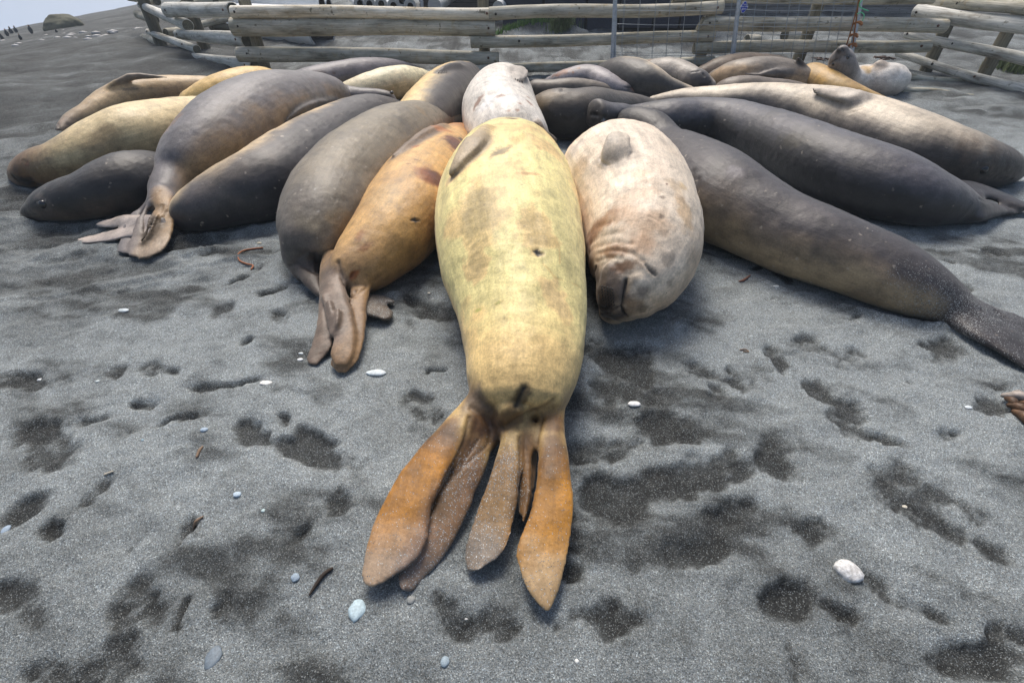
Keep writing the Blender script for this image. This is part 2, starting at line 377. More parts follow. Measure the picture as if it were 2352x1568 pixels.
def blade(L, Rr, th, seg=18, n=28, digits=0, lift=0):
    """flat lens-shaped lobe between two edge polylines"""
    L = catmull(L, n); Rr = catmull(Rr, n); th = np.interp(np.linspace(0, 1, n), np.linspace(0, 1, len(th)), th)
    V = []; a = np.linspace(0, 2*math.pi, seg, endpoint=False); mid = (L+Rr)/2; T = np.gradient(mid, axis=0)
    for i in range(n):
        w_ = (Rr[i]-L[i])/2; nn = np.cross(w_, T[i]); ln = np.linalg.norm(nn); nn = nn/ln if ln > 1e-9 else np.array([0, 0, 1.])
        if nn[2] < 0: nn = -nn
        x = np.cos(a); y = np.sin(a)
        t = th[i]/2*(1 + (.25*np.cos(x*math.pi*digits) if digits else 0))
        V.append(mid[i] + x[:, None]*w_ + (np.sign(y)*np.abs(y)**.7*t)[:, None]*nn)
    V = np.vstack(V); F = []
    for i in range(n-1):
        for j in range(seg): F.append((i*seg+j, i*seg+(j+1) % seg, (i+1)*seg+(j+1) % seg, (i+1)*seg+j))
    F.append(tuple(reversed(range(seg)))); F.append(tuple(range((n-1)*seg, n*seg)))
    return V, F, mid, np.linalg.norm(Rr-L, axis=1)/2
def mindist(V0, pts, rad=None, chunk=20000, reach=.12):
    pts = np.asarray(pts); rm = reach + (0 if rad is None else float(np.max(rad)))
    sel = np.where(((V0 > pts.min(0)-rm) & (V0 < pts.max(0)+rm)).all(1))[0]
    full = np.full(len(V0), 9.0); full[sel] = _md(V0[sel], pts, rad, chunk); return full
def _md(V, pts, rad, chunk):
    out = np.empty(len(V))
    for i in range(0, len(V), chunk):
        d = np.linalg.norm(V[i:i+chunk, None, :]-pts[None], axis=2)
        if rad is not None: d = d - rad[None]
        out[i:i+chunk] = d.min(1)
    return out
def dense(pts, step):
    o = []
    for a, b in zip(pts[:-1], pts[1:]):
        m = max(1, int(np.linalg.norm(b-a)/step))
        for t in range(m): o.append(a+(b-a)*t/m)
    o.append(pts[-1]); return np.array(o)

def seal(spec):
    k = spec.get('k', .86); z0 = spec.get('z0', -.012); vox = spec.get('vox', .014)
    st = []
    for s in spec['st']:
        if isinstance(s[0], str): st.append(P(s[0], *s[1:5]) + tuple(s[5:]))
        else: st.append(s)
    S = fit(st, k, z0)
    Cr = catmull(S, spec.get('n', 90)); Cr[:, 3] = np.maximum(Cr[:, 3], .012)
    V, F = loft(Cr[:, :3], Cr[:, 3], k, c0=spec.get('c0', 1.), c1=spec.get('c1', 1.))
    body_bvh = BVHTree.FromPolygons([Vector(v) for v in V], F)
    def onbody(u, v, off=0., bv=None, ref=None):
        d = Vector(ray(u, v)).normalized(); h = (bv or body_bvh).ray_cast(Vector(CAMP), d)
        if h[0] is None:
            if ref is None: 
                q = (bv or body_bvh).find_nearest(Vector(CAMP)+d*Vector(ray(u, v)).length*3); ref = q[0].y
            r_ = ray(u, v); return CAMP + r_*(ref/r_[1]), np.array([0, 0, 1.])
        nn = h[1]; nn = nn if nn.dot(d) < 0 else -nn
        return np.array(h[0]) + np.array(nn)*off, np.array(nn)
    verts = [V]; faces = [list(f) for f in F]; off = len(V)
    marks = []; joints = []
    for bl in spec.get('blades', []):
        Ls, Rs = [], []; ref = None
        zs = bl.get('z'); m = len(bl['p'])
        for i, q in enumerate(bl['p']):
            a = P(bl['f'], *q)
            if zs is not None:
                z = np.interp(i/(m-1), np.linspace(0, 1, len(zs)), zs)
                zr = z + bl.get('tilt', 0)
                Ls.append(at(a[0], a[1], z)); Rs.append(at(a[2], a[3], zr))
            elif 'Y' in bl:
                y_ = np.interp(i/(m-1), np.linspace(0, 1, len(bl['Y'])), bl['Y'])
                Ls.append(aty(a[0], a[1], y_)); Rs.append(aty(a[2], a[3], y_))
            else:
                offs = np.interp(i/(m-1), np.linspace(0, 1, len(bl['off'])), bl['off'])
                c = ((a[0]+a[2])/2, (a[1]+a[3])/2)
                pc, nc = onbody(*c, offs, ref=ref); ref = pc[1]
                for (uu, vv, dst) in ((a[0], a[1], Ls), (a[2], a[3], Rs)):
                    r_ = ray(uu, vv)      # edge on the tangent plane through the centre, blended with facing plane
                    nn = nc*.55 + np.array([0, -.45, .3]); nn /= np.linalg.norm(nn)
                    t = ((pc-CAMP)@nn)/(r_@nn); dst.append(CAMP+r_*t)
        Ls = [np.array(q) for q in Ls]; Rs = [np.array(q) for q in Rs]
        if bl.get('embed', .09):
            m0 = (Ls[0]+Rs[0])/2; m1 = (Ls[1]+Rs[1])/2; dd = m0-m1; dd /= np.linalg.norm(dd); dd[2] = min(dd[2], .1) if zs is not None else dd[2]-.3
            e = bl.get('embed', .09); hw0 = (Rs[0]-Ls[0])/2*.7
            Ls.insert(0, m0+dd*e-hw0); Rs.insert(0, m0+dd*e+hw0)
        bv, bf, mid, hw = blade(Ls, Rs, bl.get('th', [.05, .03, .02]), digits=bl.get('digits', 0))
        verts.append(bv); faces += [[x+off for x in f] for f in bf]; off += len(bv)
        marks.append((mid[3:], hw[3:], bl.get('c'), bl.get('sand', 0), bl.get('ctip'), bl.get('cbase'))); joints.append((mid[:9], hw[:9]))
    for tb in spec.get('tubes', []):
        pts = []
        for i, q in enumerate(tb['p']):
            a = P(tb['f'], *q)
            if 'z' in tb: pts.append(at(a[0], a[1], np.interp(i/(len(tb['p'])-1), np.linspace(0, 1, len(tb['z'])), tb['z'])))
            else: pts.append(onbody(a[0], a[1], tb.get('off', 0.))[0])
        rr = np.interp(np.linspace(0, 1, 24), np.linspace(0, 1, len(tb['r'])), tb['r'])
        tv, tf = loft(catmull(pts, 24), rr, 1, 12, 2, 4)
        verts.append(tv); faces += [[x+off for x in f] for f in tf]; off += len(tv)
        marks.append((catmull(pts, 24), rr, tb.get('c'), tb.get('sand', 0), None, None))
    AV = np.vstack(verts)
    me = bpy.data.meshes.new('tmp'); me.from_pydata(AV.tolist(), [], faces); me.update()
    to = bpy.data.objects.new('tmp', me); COL.objects.link(to)
    r = to.modifiers.new('r', 'REMESH'); r.mode = 'VOXEL'; r.voxel_size = vox; r.use_smooth_shade = True
    s_ = to.modifiers.new('s', 'SMOOTH'); s_.factor = .5; s_.iterations = spec.get('smooth', 6)
    dg = bpy.context.evaluated_depsgraph_get(); dg.update()
    nm = bpy.data.meshes.new_from_object(to.evaluated_get(dg))
    bpy.data.objects.remove(to); bpy.data.meshes.remove(me)
    nv = len(nm.vertices); co = np.empty(nv*3); nm.vertices.foreach_get('co', co); co = co.reshape(-1, 3)
    no = np.empty(nv*3); nm.vertices.foreach_get('normal', no); no = no.reshape(-1, 3)
    if joints and spec.get('jsm', 24):
        ed = np.empty(len(nm.edges)*2, np.int32); nm.edges.foreach_get('vertices', ed); ed = ed.reshape(-1, 2)
        W = np.zeros(nv)
        for mid, hw in joints: W = np.maximum(W, sstep(.06, .015, mindist(co, mid, hw)))
        act = W[ed].max(1) > .01; e2 = ed[act]; cnt = np.maximum(1, np.bincount(e2.ravel(), minlength=nv))
        for _ in range(spec.get('jsm', 24)):
            for ax in range(3):
                av = (np.bincount(e2[:, 0], co[e2[:, 1], ax], nv)+np.bincount(e2[:, 1], co[e2[:, 0], ax], nv))/cnt
                co[:, ax] += W*.7*np.where(cnt > 2, av-co[:, ax], 0)
    # soft body sag and skin unevenness
    seed = spec['seed']
    co += no*(.006*fbm(co, 5, 2, seed)+.0022*fbm(co, 24, 2, seed+5))[:, None]*spec.get('lump', 1)
    # colour
    gain = spec.get('gain', .86)
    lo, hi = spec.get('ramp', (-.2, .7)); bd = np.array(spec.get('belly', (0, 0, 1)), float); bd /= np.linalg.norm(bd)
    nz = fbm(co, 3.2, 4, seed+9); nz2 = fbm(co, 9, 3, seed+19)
    t = sstep(lo, hi, no@bd + .45*nz + .15*nz2)[:, None]  # tone by facing: coat pattern, and painted rim light on some seals
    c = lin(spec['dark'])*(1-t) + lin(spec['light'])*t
    mo = sstep(.05, .45, fbm(co, 4.5, 4, seed+29))[:, None]*spec.get('mott', .25)
    c = c*(1-mo) + lin(spec.get('mottc', tuple(x*.7 for x in spec['dark'])))*mo
    sand = np.zeros(nv); scar = np.full(nv, spec.get('scar', .0)); flip = np.zeros(nv)
    # along-body tint: (from, to, colour) in station fraction; coat direction
    idx = np.empty(nv, int); CC = Cr[:, :3].copy(); CC[:, 2] *= k; Cs = CC[::2]
    for i in range(0, nv, 20000): idx[i:i+20000] = ((co[i:i+20000, None]-Cs[None])**2).sum(2).argmin(1)*2
    idx = np.minimum(idx, len(CC)-1)
    TT = np.gradient(CC, axis=0); TT /= np.linalg.norm(TT, axis=1)[:, None]; arc = np.concatenate([[0], np.cumsum(np.linalg.norm(np.diff(CC, axis=0), axis=1))])
    dv_ = co-CC[idx]; al_ = (dv_*TT[idx]).sum(1); rad_ = dv_-al_[:, None]*TT[idx]
    sd_ = np.cross(TT, [0, 0, 1.]); sd_ /= np.linalg.norm(sd_, axis=1)[:, None]+1e-9; up_ = np.cross(sd_, TT)
    flow = np.stack([arc[idx]+al_, (rad_*sd_[idx]).sum(1), (rad_*up_[idx]).sum(1)], 1)
    if spec.get('along'):
        fr = idx/(len(CC)-1) + .06*nz
        for (a, b, cc, s) in spec['along']:
            wgt = (sstep(a, b, fr)*s)[:, None]; c = c*(1-wgt)+lin(cc)*wgt
    for (mid, hw, cc, sa, ct, cb_) in marks:
        d = mindist(co, mid, hw*.9 - .05*(1-sstep(0, .3, np.arange(len(mid))/len(mid)))); wgt = sstep(.05, .0, d + .012*nz2); flip = np.maximum(flip, wgt)
        if cc is not None:
            wg = (wgt*.92)[:, None]; cl = lin(cc)
            if ct is not None:
                i2 = np.empty(nv)
                for i in range(0, nv, 20000): i2[i:i+20000] = np.linalg.norm(co[i:i+20000, None]-mid[None], axis=2).argmin(1)
                f2 = sstep(.42, .74, i2/len(mid)+.22*nz2+.15*nz)[:, None]; cl = cl*(1-f2)+lin(ct)*f2
                if cb_ is not None: f3 = sstep(.32, .06, i2/len(mid)+.15*nz2)[:, None]; cl = cl*(1-f3)+lin(cb_)*f3
            c = c*(1-wg)+cl*(.9+.35*nz2[:, None])*wg
        sand = np.maximum(sand, sa*wgt*np.clip(.55+.9*nz2, 0, 1))
    # marks measured on the photograph, laid on the body in 3D
    need = spec.get('blobs') or spec.get('grooves') or spec.get('eyes') or spec.get('hairs') or spec.get('claws')
    fb = None
    if need:
        qs = np.empty(len(nm.loops), np.int32); nm.loops.foreach_get('vertex_index', qs)
        fb = BVHTree.FromPolygons([Vector(v) for v in co], qs.reshape(-1, 4).tolist()) if len(qs) == 4*len(nm.polygons) else BVHTree.FromPolygons([Vector(v) for v in co], [list(p.vertices) for p in nm.polygons])
    for b in spec.get('blobs', []):
        f, x, y, rad, cc, s = b[:6]; asp = b[6] if len(b) > 6 else None
        pc, nn = onbody(*P(f, x, y), 0, fb)
        dv = co-pc
        if asp is not None:     # elongated: (dx, dy) in crop pixels, ratio
            p2, _ = onbody(*P(f, x+asp[0], y+asp[1]), 0, fb); ax = p2-pc; ax /= np.linalg.norm(ax)+1e-9
            al = dv@ax; d = np.sqrt(np.maximum(0, (dv**2).sum(1)-al**2) + (al/asp[2])**2)
        else: d = np.linalg.norm(dv, axis=1)
        sel = np.where(d < rad*2.2)[0]; wg = np.zeros((nv, 1))
        if len(sel): wg[sel, 0] = s*sstep(1.35, .45, d[sel]/rad + .65*fbm(co[sel], 1.5/rad, 3, seed+int(x)))
        if cc == 'sand': sand = np.maximum(sand, wg[:, 0])
        else: c = c*(1-wg)+lin(cc)*wg
    disp = np.zeros(nv)
    for g in spec.get('grooves', []):
        f, pts, wd, dp = g[:4]; cc = g[4] if len(g) > 4 else None; s = g[5] if len(g) > 5 else .8
        pp = dense(np.array([onbody(*P(f, *q), 0, fb)[0] for q in pts]), wd*.6)
        d = mindist(co, pp)
        disp += GROOVE*(-dp*np.exp(-(d/wd)**2) + .12*abs(dp)*np.exp(-((d-2.2*wd)/wd)**2))
        if cc is not None:
            wg = (s*np.exp(-(d/(wd*.9))**2))[:, None]; c = c*(1-wg)+lin(cc)*wg
    co += no*disp[:, None]
    nm.vertices.foreach_set('co', co.ravel()); nm.update()
    nm.polygons.foreach_set('use_smooth', np.ones(len(nm.polygons), bool))
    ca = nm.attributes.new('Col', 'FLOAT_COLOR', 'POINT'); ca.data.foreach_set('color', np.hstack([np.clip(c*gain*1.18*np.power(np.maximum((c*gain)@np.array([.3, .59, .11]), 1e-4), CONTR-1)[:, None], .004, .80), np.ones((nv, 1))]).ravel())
    a = nm.attributes.new('sand', 'FLOAT', 'POINT'); a.data.foreach_set('value', sand)
    a = nm.attributes.new('scar', 'FLOAT', 'POINT'); a.data.foreach_set('value', scar)
    a = nm.attributes.new('flow', 'FLOAT_VECTOR', 'POINT'); a.data.foreach_set('vector', flow.ravel())
    nm.materials.clear(); nm.materials.append(FUR); nm.name = 'seal_body'
    mid = S[len(S)//2]
    root = empty('elephant_seal', (mid[0], mid[1], 0)); tag(root, spec['label'], 'seal', 'elephant seals lying in a heap on the sand')
    o = bpy.data.objects.new('body', nm); COL.objects.link(o); o.parent = root; o.matrix_parent_inverse = Matrix.Translation(-root.location)
    for e in spec.get('eyes', []):
        f, x, y, rad = e[:4]; pc, nn = onbody(*P(f, x, y), 0, fb)
        ball('eye', pc - nn*rad*.45, rad, EYE, root)
    for h in spec.get('hairs', []):
        f, x, y, dx, dy, ln = h; p0, n0 = onbody(*P(f, x, y), 0, fb); p1, n1 = onbody(*P(f, x+dx, y+dy), 0, fb)
        tdir = p1-p0; tdir /= np.linalg.norm(tdir)+1e-9
        pts = [p0-n0*.004, p0+n0*.003+tdir*ln*.3, p0+n0*.005+tdir*ln*.7, p0+n0*.002+tdir*ln]
        tv, tf = loft(np.array(pts), np.array([.0024, .0022, .0018, .001]), 1, 5, 2, 2); meshobj('whisker', tv, tf, WHISK, root)
    for h in spec.get('claws', []):
        f, x, y, dx, dy, ln = h; p0, n0 = onbody(*P(f, x, y), 0, fb); p1, n1 = onbody(*P(f, x+dx, y+dy), 0, fb)
        tdir = p1-p0; tdir /= np.linalg.norm(tdir)+1e-9
        pts = [p0-n0*.004, p0+n0*.004+tdir*ln*.5, p0+n0*.002+tdir*ln]
        tv, tf = loft(catmull(pts, 6), np.linspace(.007, .002, 6), 1, 8, 2, 3); meshobj('claw', tv, tf, CLAW, root)
    return root
def ball(name, c, r, mat, parent=None, sc=(1, 1, 1)):
    bm = bmesh.new(); bmesh.ops.create_icosphere(bm, subdivisions=3, radius=r)
    V = [np.array(v.co)*sc + c for v in bm.verts]; F = [[v.index for v in f.verts] for f in bm.faces]; bm.free()
    return meshobj(name, V, F, mat, parent)

def hh(*rows): return [('H',)+r for r in rows]
def ff(f, *rows): return [(f,)+tuple(r) for r in rows]
SEALS = []
GROOVE = .6
CONTR = 1.28
# ---- pale belly-up seal in the middle, hind flippers towards the viewer
SEALS.append(dict(jsm=26, gain=.96, label='pale yellow seal on its back with four spread orange-brown hind flipper lobes', vox=.0065, k=.84, n=110,
  c0=.4, st=[(1078,925,1304,912),(1068,870,1324,866),(1062,790,1344,785),(1042,690,1351,690),(1008,590,1346,600),(998,510,1336,520),(1013,435,1318,435),(1050,385,1288,372),(1100,345,1245,340),(1130,318,1225,318),(1145,305,1215,305)],
  light=(246,214,146), dark=(198,156,98), belly=(0,-.2,1), ramp=(-.6,.4), mott=.24, mottc=(180,146,88), scar=0,
  blades=[
   dict(f='I', p=[(700,215,800,270),(590,330,745,390),(470,450,690,520),(370,565,625,640),(285,700,570,750),(210,840,515,850),(150,960,500,960),(105,1090,478,1080),(80,1200,420,1180),(72,1290,280,1285),(105,1345,160,1350)], z=[.13,.11,.085,.06,.045,.03], tilt=.01, th=[.07,.05,.034,.022,.016], c=(196,128,16), ctip=(176,150,126), cbase=(112,64,8), sand=.05),
   dict(f='I', p=[(760,360,915,420),(700,520,878,565),(620,640,832,700),(540,780,772,820),(480,930,700,970),(420,1080,632,1085),(350,1200,562,1195),(302,1280,475,1285),(330,1368,398,1370)], z=[.10,.075,.05,.03,.02], tilt=-.025, th=[.06,.04,.026,.018,.014], c=(146,106,74), ctip=(146,124,110), cbase=(112,72,36), sand=.25),
   dict(f='I', p=[(955,390,1075,370),(905,550,1072,560),(855,700,1066,710),(804,840,1046,850),(758,970,1022,980),(728,1090,990,1090),(715,1180,930,1170),(735,1258,800,1252)], z=[.10,.07,.045,.03,.018], tilt=.02, th=[.06,.04,.026,.018,.014], c=(156,116,64), ctip=(140,126,114), cbase=(120,80,36), sand=.28),
   dict(f='I', p=[(1190,235,1342,230),(1168,400,1350,400),(1165,560,1375,560),(1150,720,1388,720),(1120,870,1392,880),(1060,1010,1385,1010),(1022,1130,1368,1110),(1045,1230,1345,1230),(1095,1360,1310,1350),(1165,1460,1275,1450),(1215,1500,1245,1498)], z=[.13,.11,.08,.055,.035,.02], tilt=0, th=[.07,.05,.034,.024,.016], c=(198,132,22), ctip=(188,156,114), cbase=(112,64,8), sand=.06),
   dict(f='I', p=[(1020,300,1240,280),(1045,480,1190,470),(1048,640,1172,640),(1045,800,1140,800),(1050,900,1095,915)], z=[.09,.062,.045,.035,.03], th=[.06,.04,.032,.026,.02], digits=3, c=(120,84,44)),
   dict(f='I', p=[(730,290,850,350),(680,460,810,510),(600,620,710,670),(535,780,615,810),(512,900,548,915)], z=[.09,.07,.05,.04,.03], th=[.06,.04,.032,.026,.02], digits=3, c=(124,88,46)),
   dict(f='S', p=[(345,120,395,170),(290,170,372,195),(240,220,345,230),(215,270,292,275),(196,320,240,325),(190,350,205,352)], off=[-.02,.04,.055,.055,.05,.04], th=[.08,.07,.055,.03], c=(176,154,122), digits=3)],
  tubes=[dict(f='I', p=[(1100,250),(1105,420),(1100,600),(1085,760)], z=[.10,.06,.04,.03], r=[.05,.034,.026,.014], c=(112,80,46)), dict(f='I', p=[(1100,330),(1085,500),(1085,700),(1065,890)], z=[.12,.085,.06,.045], r=[.02,.012,.010,.009], c=(128,92,48)),
   dict(f='I', p=[(1140,360),(1120,560),(1115,760),(1082,935)], z=[.12,.09,.065,.05], r=[.02,.012,.010,.009], c=(140,98,44)),
   dict(f='I', p=[(1085,330),(1062,500),(1060,640),(1052,780)], z=[.12,.08,.055,.04], r=[.018,.010,.009,.007], c=(120,86,48)),
   dict(f='I', p=[(780,330),(690,540),(600,740),(530,905)], z=[.12,.09,.06,.04], r=[.02,.012,.010,.008], c=(140,98,44)),
   dict(f='I', p=[(820,350),(720,540),(640,660),(580,780)], z=[.12,.085,.055,.035], r=[.018,.011,.009,.007], c=(128,92,56)),
   dict(f='I', p=[(1010,60),(1000,200),(970,330)], z=[.17,.14,.10], r=[.10,.08,.05]), dict(f='I', p=[(930,80),(850,200),(790,320)], z=[.15,.13,.11], r=[.08,.06,.04], c=(150,112,60)), dict(f='I', p=[(1140,60),(1210,190),(1250,320)], z=[.15,.13,.11], r=[.08,.06,.04], c=(154,114,60)), dict(f='I', p=[(1010,250),(950,360),(905,440),(875,500)], z=[.16,.10,.07,.05], r=[.05,.036,.024,.014], c=(128,88,40))],
  along=[(.30,-.02,(150,112,66),.35)],
  blobs=[('I',840,330,.05,(96,58,14),.85),('I',1000,300,.05,(110,70,20),.8),('I',900,380,.04,(66,38,8),.8),('I',1060,185,.028,(60,42,10),.75,(40,-80,1.8)),('I',620,330,.035,(120,70,10),.5),('I',1280,330,.04,(120,70,8),.6),('I',790,190,.05,(120,104,90),.7),('I',1350,180,.04,(130,108,90),.5),
   ('S',616,715,.016,(66,66,66),.9),('S',600,600,.06,(150,130,84),.55,(0,40,1.8)),('S',340,520,.09,(164,146,96),.7,(10,120,2.2)),('S',310,760,.05,(130,112,74),.5,(0,60,1.6)),('S',660,660,.05,(176,150,92),.5),
   ('S',560,340,.014,(196,150,96),.7,(60,6,4)),('S',430,235,.03,(110,98,70),.7,(70,-40,3)),('S',620,220,.014,(206,160,100),.6),('S',320,990,.010,(150,160,60),.7,(20,-8,2)),('S',425,960,.008,(150,160,60),.7,(20,-6,2)),('S',248,1055,.006,(70,60,44),.9),('S',700,930,.05,(170,148,110),.5,(30,50,2)),('S',480,75,.05,(104,78,44),.9)],
  grooves=[('S',[(300,430),(285,600),(320,760),(330,950)],.06,.016),('S',[(600,560),(600,640),(610,760)],.05,.012),('S',[(760,400),(800,600),(800,800),(700,950)],.07,.010),('S',[(560,800),(560,950),(540,1100)],.08,-.012),('S',[(430,230),(520,190),(560,160)],.03,.014),('S',[(598,708),(616,716),(634,722)],.008,.012,(60,60,62),.8),('S',[(616,700),(616,732)],.006,.008,(70,68,66),.7),('I',[(1085,120),(1055,180),(1040,225)],.009,.016,(46,34,8),.95),
   ('I',[(1270,190),(1150,260),(1050,300),(960,370)],.010,.012,(110,78,36),.5),('I',[(760,240),(840,300),(890,370),(870,450)],.010,.012,(96,64,24),.5),('I',[(745,300),(720,440),(640,600),(560,760),(520,840)],.006,.008,(90,58,16),.6),('I',[(1200,300),(1165,460),(1165,600),(1140,760),(1110,900)],.006,.008,(90,58,16),.6),
   ('I',[(1060,420),(1062,600),(1050,800)],.005,.007,(100,72,40),.6),('I',[(800,440),(700,600)],.004,.006,(90,66,48),.6),('I',[(860,470),(740,580),(660,660)],.004,.006,(90,66,48),.6),
   ('S',[(640,770),(700,840),(800,870),(845,930)],.004,.003,(214,184,104),.5),('S',[(600,620),(650,630),(715,680),(720,770)],.003,.002,(200,166,90),.5),('S',[(560,1440),(600,1480)],.006,.006)]))
# ---- white seal with the sleeping face
wh = []
for r_, (x0, n_) in enumerate([(432,6),(448,7),(465,7),(482,7),(497,6)]):
    for j in range(n_): wh.append(('G', x0+j*1.8+ (j-3)*r_*0, 1255+r_*4+j*(20 if r_ else 18), -3, 14, .012))
SEALS.append(dict(gain=.78, c1=.6, label='white belly-up seal with a dark sleeping face and closed smiling mouth', vox=.006, k=.92, n=110,
  st=[('G',408,1395,590,1425),('G',372,1330,690,1395),('G',352,1260,800,1345),('G',336,1160,930,1245),('G',322,1040,1035,1080),('G',310,920,1062,950),('G',270,800,1035,815),('G',220,700,1000,705),('G',172,625,950,625),('G',160,585,900,580)],
  light=(250,231,206), dark=(232,200,164), belly=(0.1,0,1), ramp=(-.3,.5), mott=.2, mottc=(216,182,148),
  blades=[dict(f='G', p=[(422,500,606,500),(420,450,612,440),(432,400,610,390),(455,350,602,350),(485,318,570,318)], off=[-.03,.015,.045,.055,.05], th=[.08,.05,.035,.022], c=(236,218,196), ctip=(240,222,198), digits=2)],
  tubes=[dict(f='G', p=[(470,1180),(462,1280),(450,1390)], off=-.034, r=[.055,.064,.056]), dict(f='G', p=[(530,1215),(520,1310),(500,1400)], off=-.03, r=[.045,.054,.05]),
   dict(f='G', p=[(640,1240),(630,1330),(610,1400)], off=-.044, r=[.06,.062,.05]), dict(f='G', p=[(385,1130),(372,1200)], off=-.03, r=[.035,.03]),
   dict(f='G', p=[(425,1425),(470,1440),(540,1432)], off=-.012, r=[.02,.022,.018], c=(110,92,78))],
  blobs=[('G',450,1250,.085,(116,100,90),.85,(-20,140,1.8)),('G',470,1180,.06,(124,106,94),.7),('G',450,1390,.05,(92,80,72),.8),('G',390,1200,.05,(120,102,90),.7),('G',480,1440,.03,(104,86,66),.7),('G',530,1330,.05,(108,92,82),.6,(0,60,1.7)),
   ('G',380,1130,.022,(214,190,160),.7),('G',370,940,.05,(170,112,62),.75,(100,-110,3.2)),('G',520,820,.05,(206,150,96),.5,(120,-30,2.2)),('G',500,1040,.035,(160,104,46),.75,(80,-10,2.4)),('G',570,1135,.03,(140,92,46),.75,(60,-6,2)),('G',700,870,.09,(216,172,128),.6),('G',620,700,.07,(220,180,140),.5,(60,-40,2)),
   ('G',940,800,.05,(216,172,112),.6,(20,110,2.2)),('G',880,640,.05,(228,196,150),.5),('G',640,1380,.05,(176,140,106),.6),('G',690,1400,.03,(112,92,66),.6),('G',690,1300,.03,(140,124,112),.6),('G',745,1170,.016,(120,106,92),.7,(40,40,1.7)),('G',840,1100,.035,(160,144,128),.5),('G',850,1240,.02,(150,130,112),.5),('G',830,630,.008,(130,80,60),.8),('G',800,710,.014,(130,110,90),.7),('G',797,830,.014,(130,110,90),.7),('G',690,1000,.06,(210,160,116),.5),('G',420,480,.02,(250,240,230),.5),
   ('G',250,300,.10,(250,222,180),.5),('G',300,520,.06,(220,180,130),.5),('G',230,450,.10,(214,206,204),.4),('G',930,640,.03,(230,190,120),.5),('G',660,560,.04,(238,206,168),.6)],
  grooves=[('G',[(578,1222),(572,1270),(560,1330),(553,1385),(562,1425),(582,1448)],.006,.022,(26,20,18),.95),('G',[(395,1140),(386,1170),(384,1200),(388,1235)],.005,.014,(30,26,28),.9),('G',[(700,1130),(725,1165),(760,1195)],.006,.010,(80,70,62),.6),
   ('G',[(410,1375),(422,1390),(450,1398),(478,1385)],.005,.010,(46,38,34),.8),('G',[(418,1432),(450,1424),(482,1430)],.004,.010,(36,28,24),.85),('G',[(490,1405),(530,1388),(552,1385)],.005,.010,(52,38,28),.8),
   ('G',[(360,1000),(440,950),(540,930)],.012,.005),('G',[(350,1060),(430,1010),(520,990),(610,1000)],.012,.006,(190,140,90),.25),('G',[(345,1100),(420,1055),(520,1040),(620,1060),(690,1110)],.010,.007,(160,110,60),.3),('G',[(400,1110),(480,1085),(540,1092)],.009,.005),('G',[(340,960),(420,890),(500,860)],.014,.005),
   ('G',[(720,830),(780,860),(820,900)],.006,.004),('G',[(420,470),(430,500),(470,515)],.008,.008),('G',[(596,480),(612,440)],.008,.008),('G',[(660,1280),(640,1340),(560,1400)],.02,.006)],
  hairs=wh))
# ---- long dark seal right of it
SEALS.append(dict(label='long dark grey seal with sandy tail and pale lower flank beside the white seal', vox=.010, k=.86,
  st=hh((1870,1262,1790,1400),(1780,1150,1640,1335),(1690,1060,1500,1292),(1590,970,1350,1245),(1460,890,1180,1180),(1300,820,1020,1127),(1130,745,850,1070),(960,668,700,1010),(800,570,560,950),(650,475,460,895),(520,402,380,780),(400,357,280,630),(325,334,225,500,('z0',.03)),(250,264,135,420,('z0',.07)),(165,240,70,385,('z0',.09)),(85,252,20,350,('z0',.1)),(40,275,8,325,('z0',.1))),
  light=(184,160,126), dark=(88,82,84), belly=(-.35,-.75,-.55), ramp=(.05,.75), mott=.35, mottc=(64,60,64), scar=.8,
  along=[(.16,.02,(72,66,70),.8),(.70,.84,(58,52,51),.85)],
  blades=[dict(f='H', embed=.12, p=[(1850,1262,1785,1385),(1950,1300,1860,1430),(2080,1370,1990,1500),(2200,1450,2120,1580),(2300,1530,2240,1640)], z=[.06,.06,.05,.035,.02], th=[.10,.07,.045,.03], c=(82,75,76), digits=2, sand=.12),
   dict(f='H', p=[(1850,1215,1830,1290),(1960,1260,1930,1320),(2090,1310,2060,1390),(2200,1380,2170,1450)], z=[.09,.08,.06,.04], th=[.07,.05,.035,.02], c=(82,76,78), digits=2, sand=.3)],
  blobs=[('H',1600,1230,.16,'sand',.14),('H',1750,1300,.16,'sand',.24),('H',1300,800,.25,'sand',.06),('H',620,560,.05,(140,134,140),.6),('H',1000,760,.1,(120,112,112),.4),('H',1150,900,.12,(70,66,70),.5),('H',780,860,.1,(150,136,120),.4),('H',560,680,.12,(150,134,116),.35)],
  grooves=[('H',[(400,560),(390,650),(420,740)],.014,.010),('H',[(430,600),(415,700)],.012,.008),('H',[(1850,1200),(1870,1270)],.008,.01),('H',[(15,285),(40,275)],.006,.006,(150,150,150),.5),('H',[(255,402),(350,395)],.003,.002,(170,162,150),.8),('H',[(1940,1270),(2000,1310)],.008,.012,(40,36,36),.7)]))
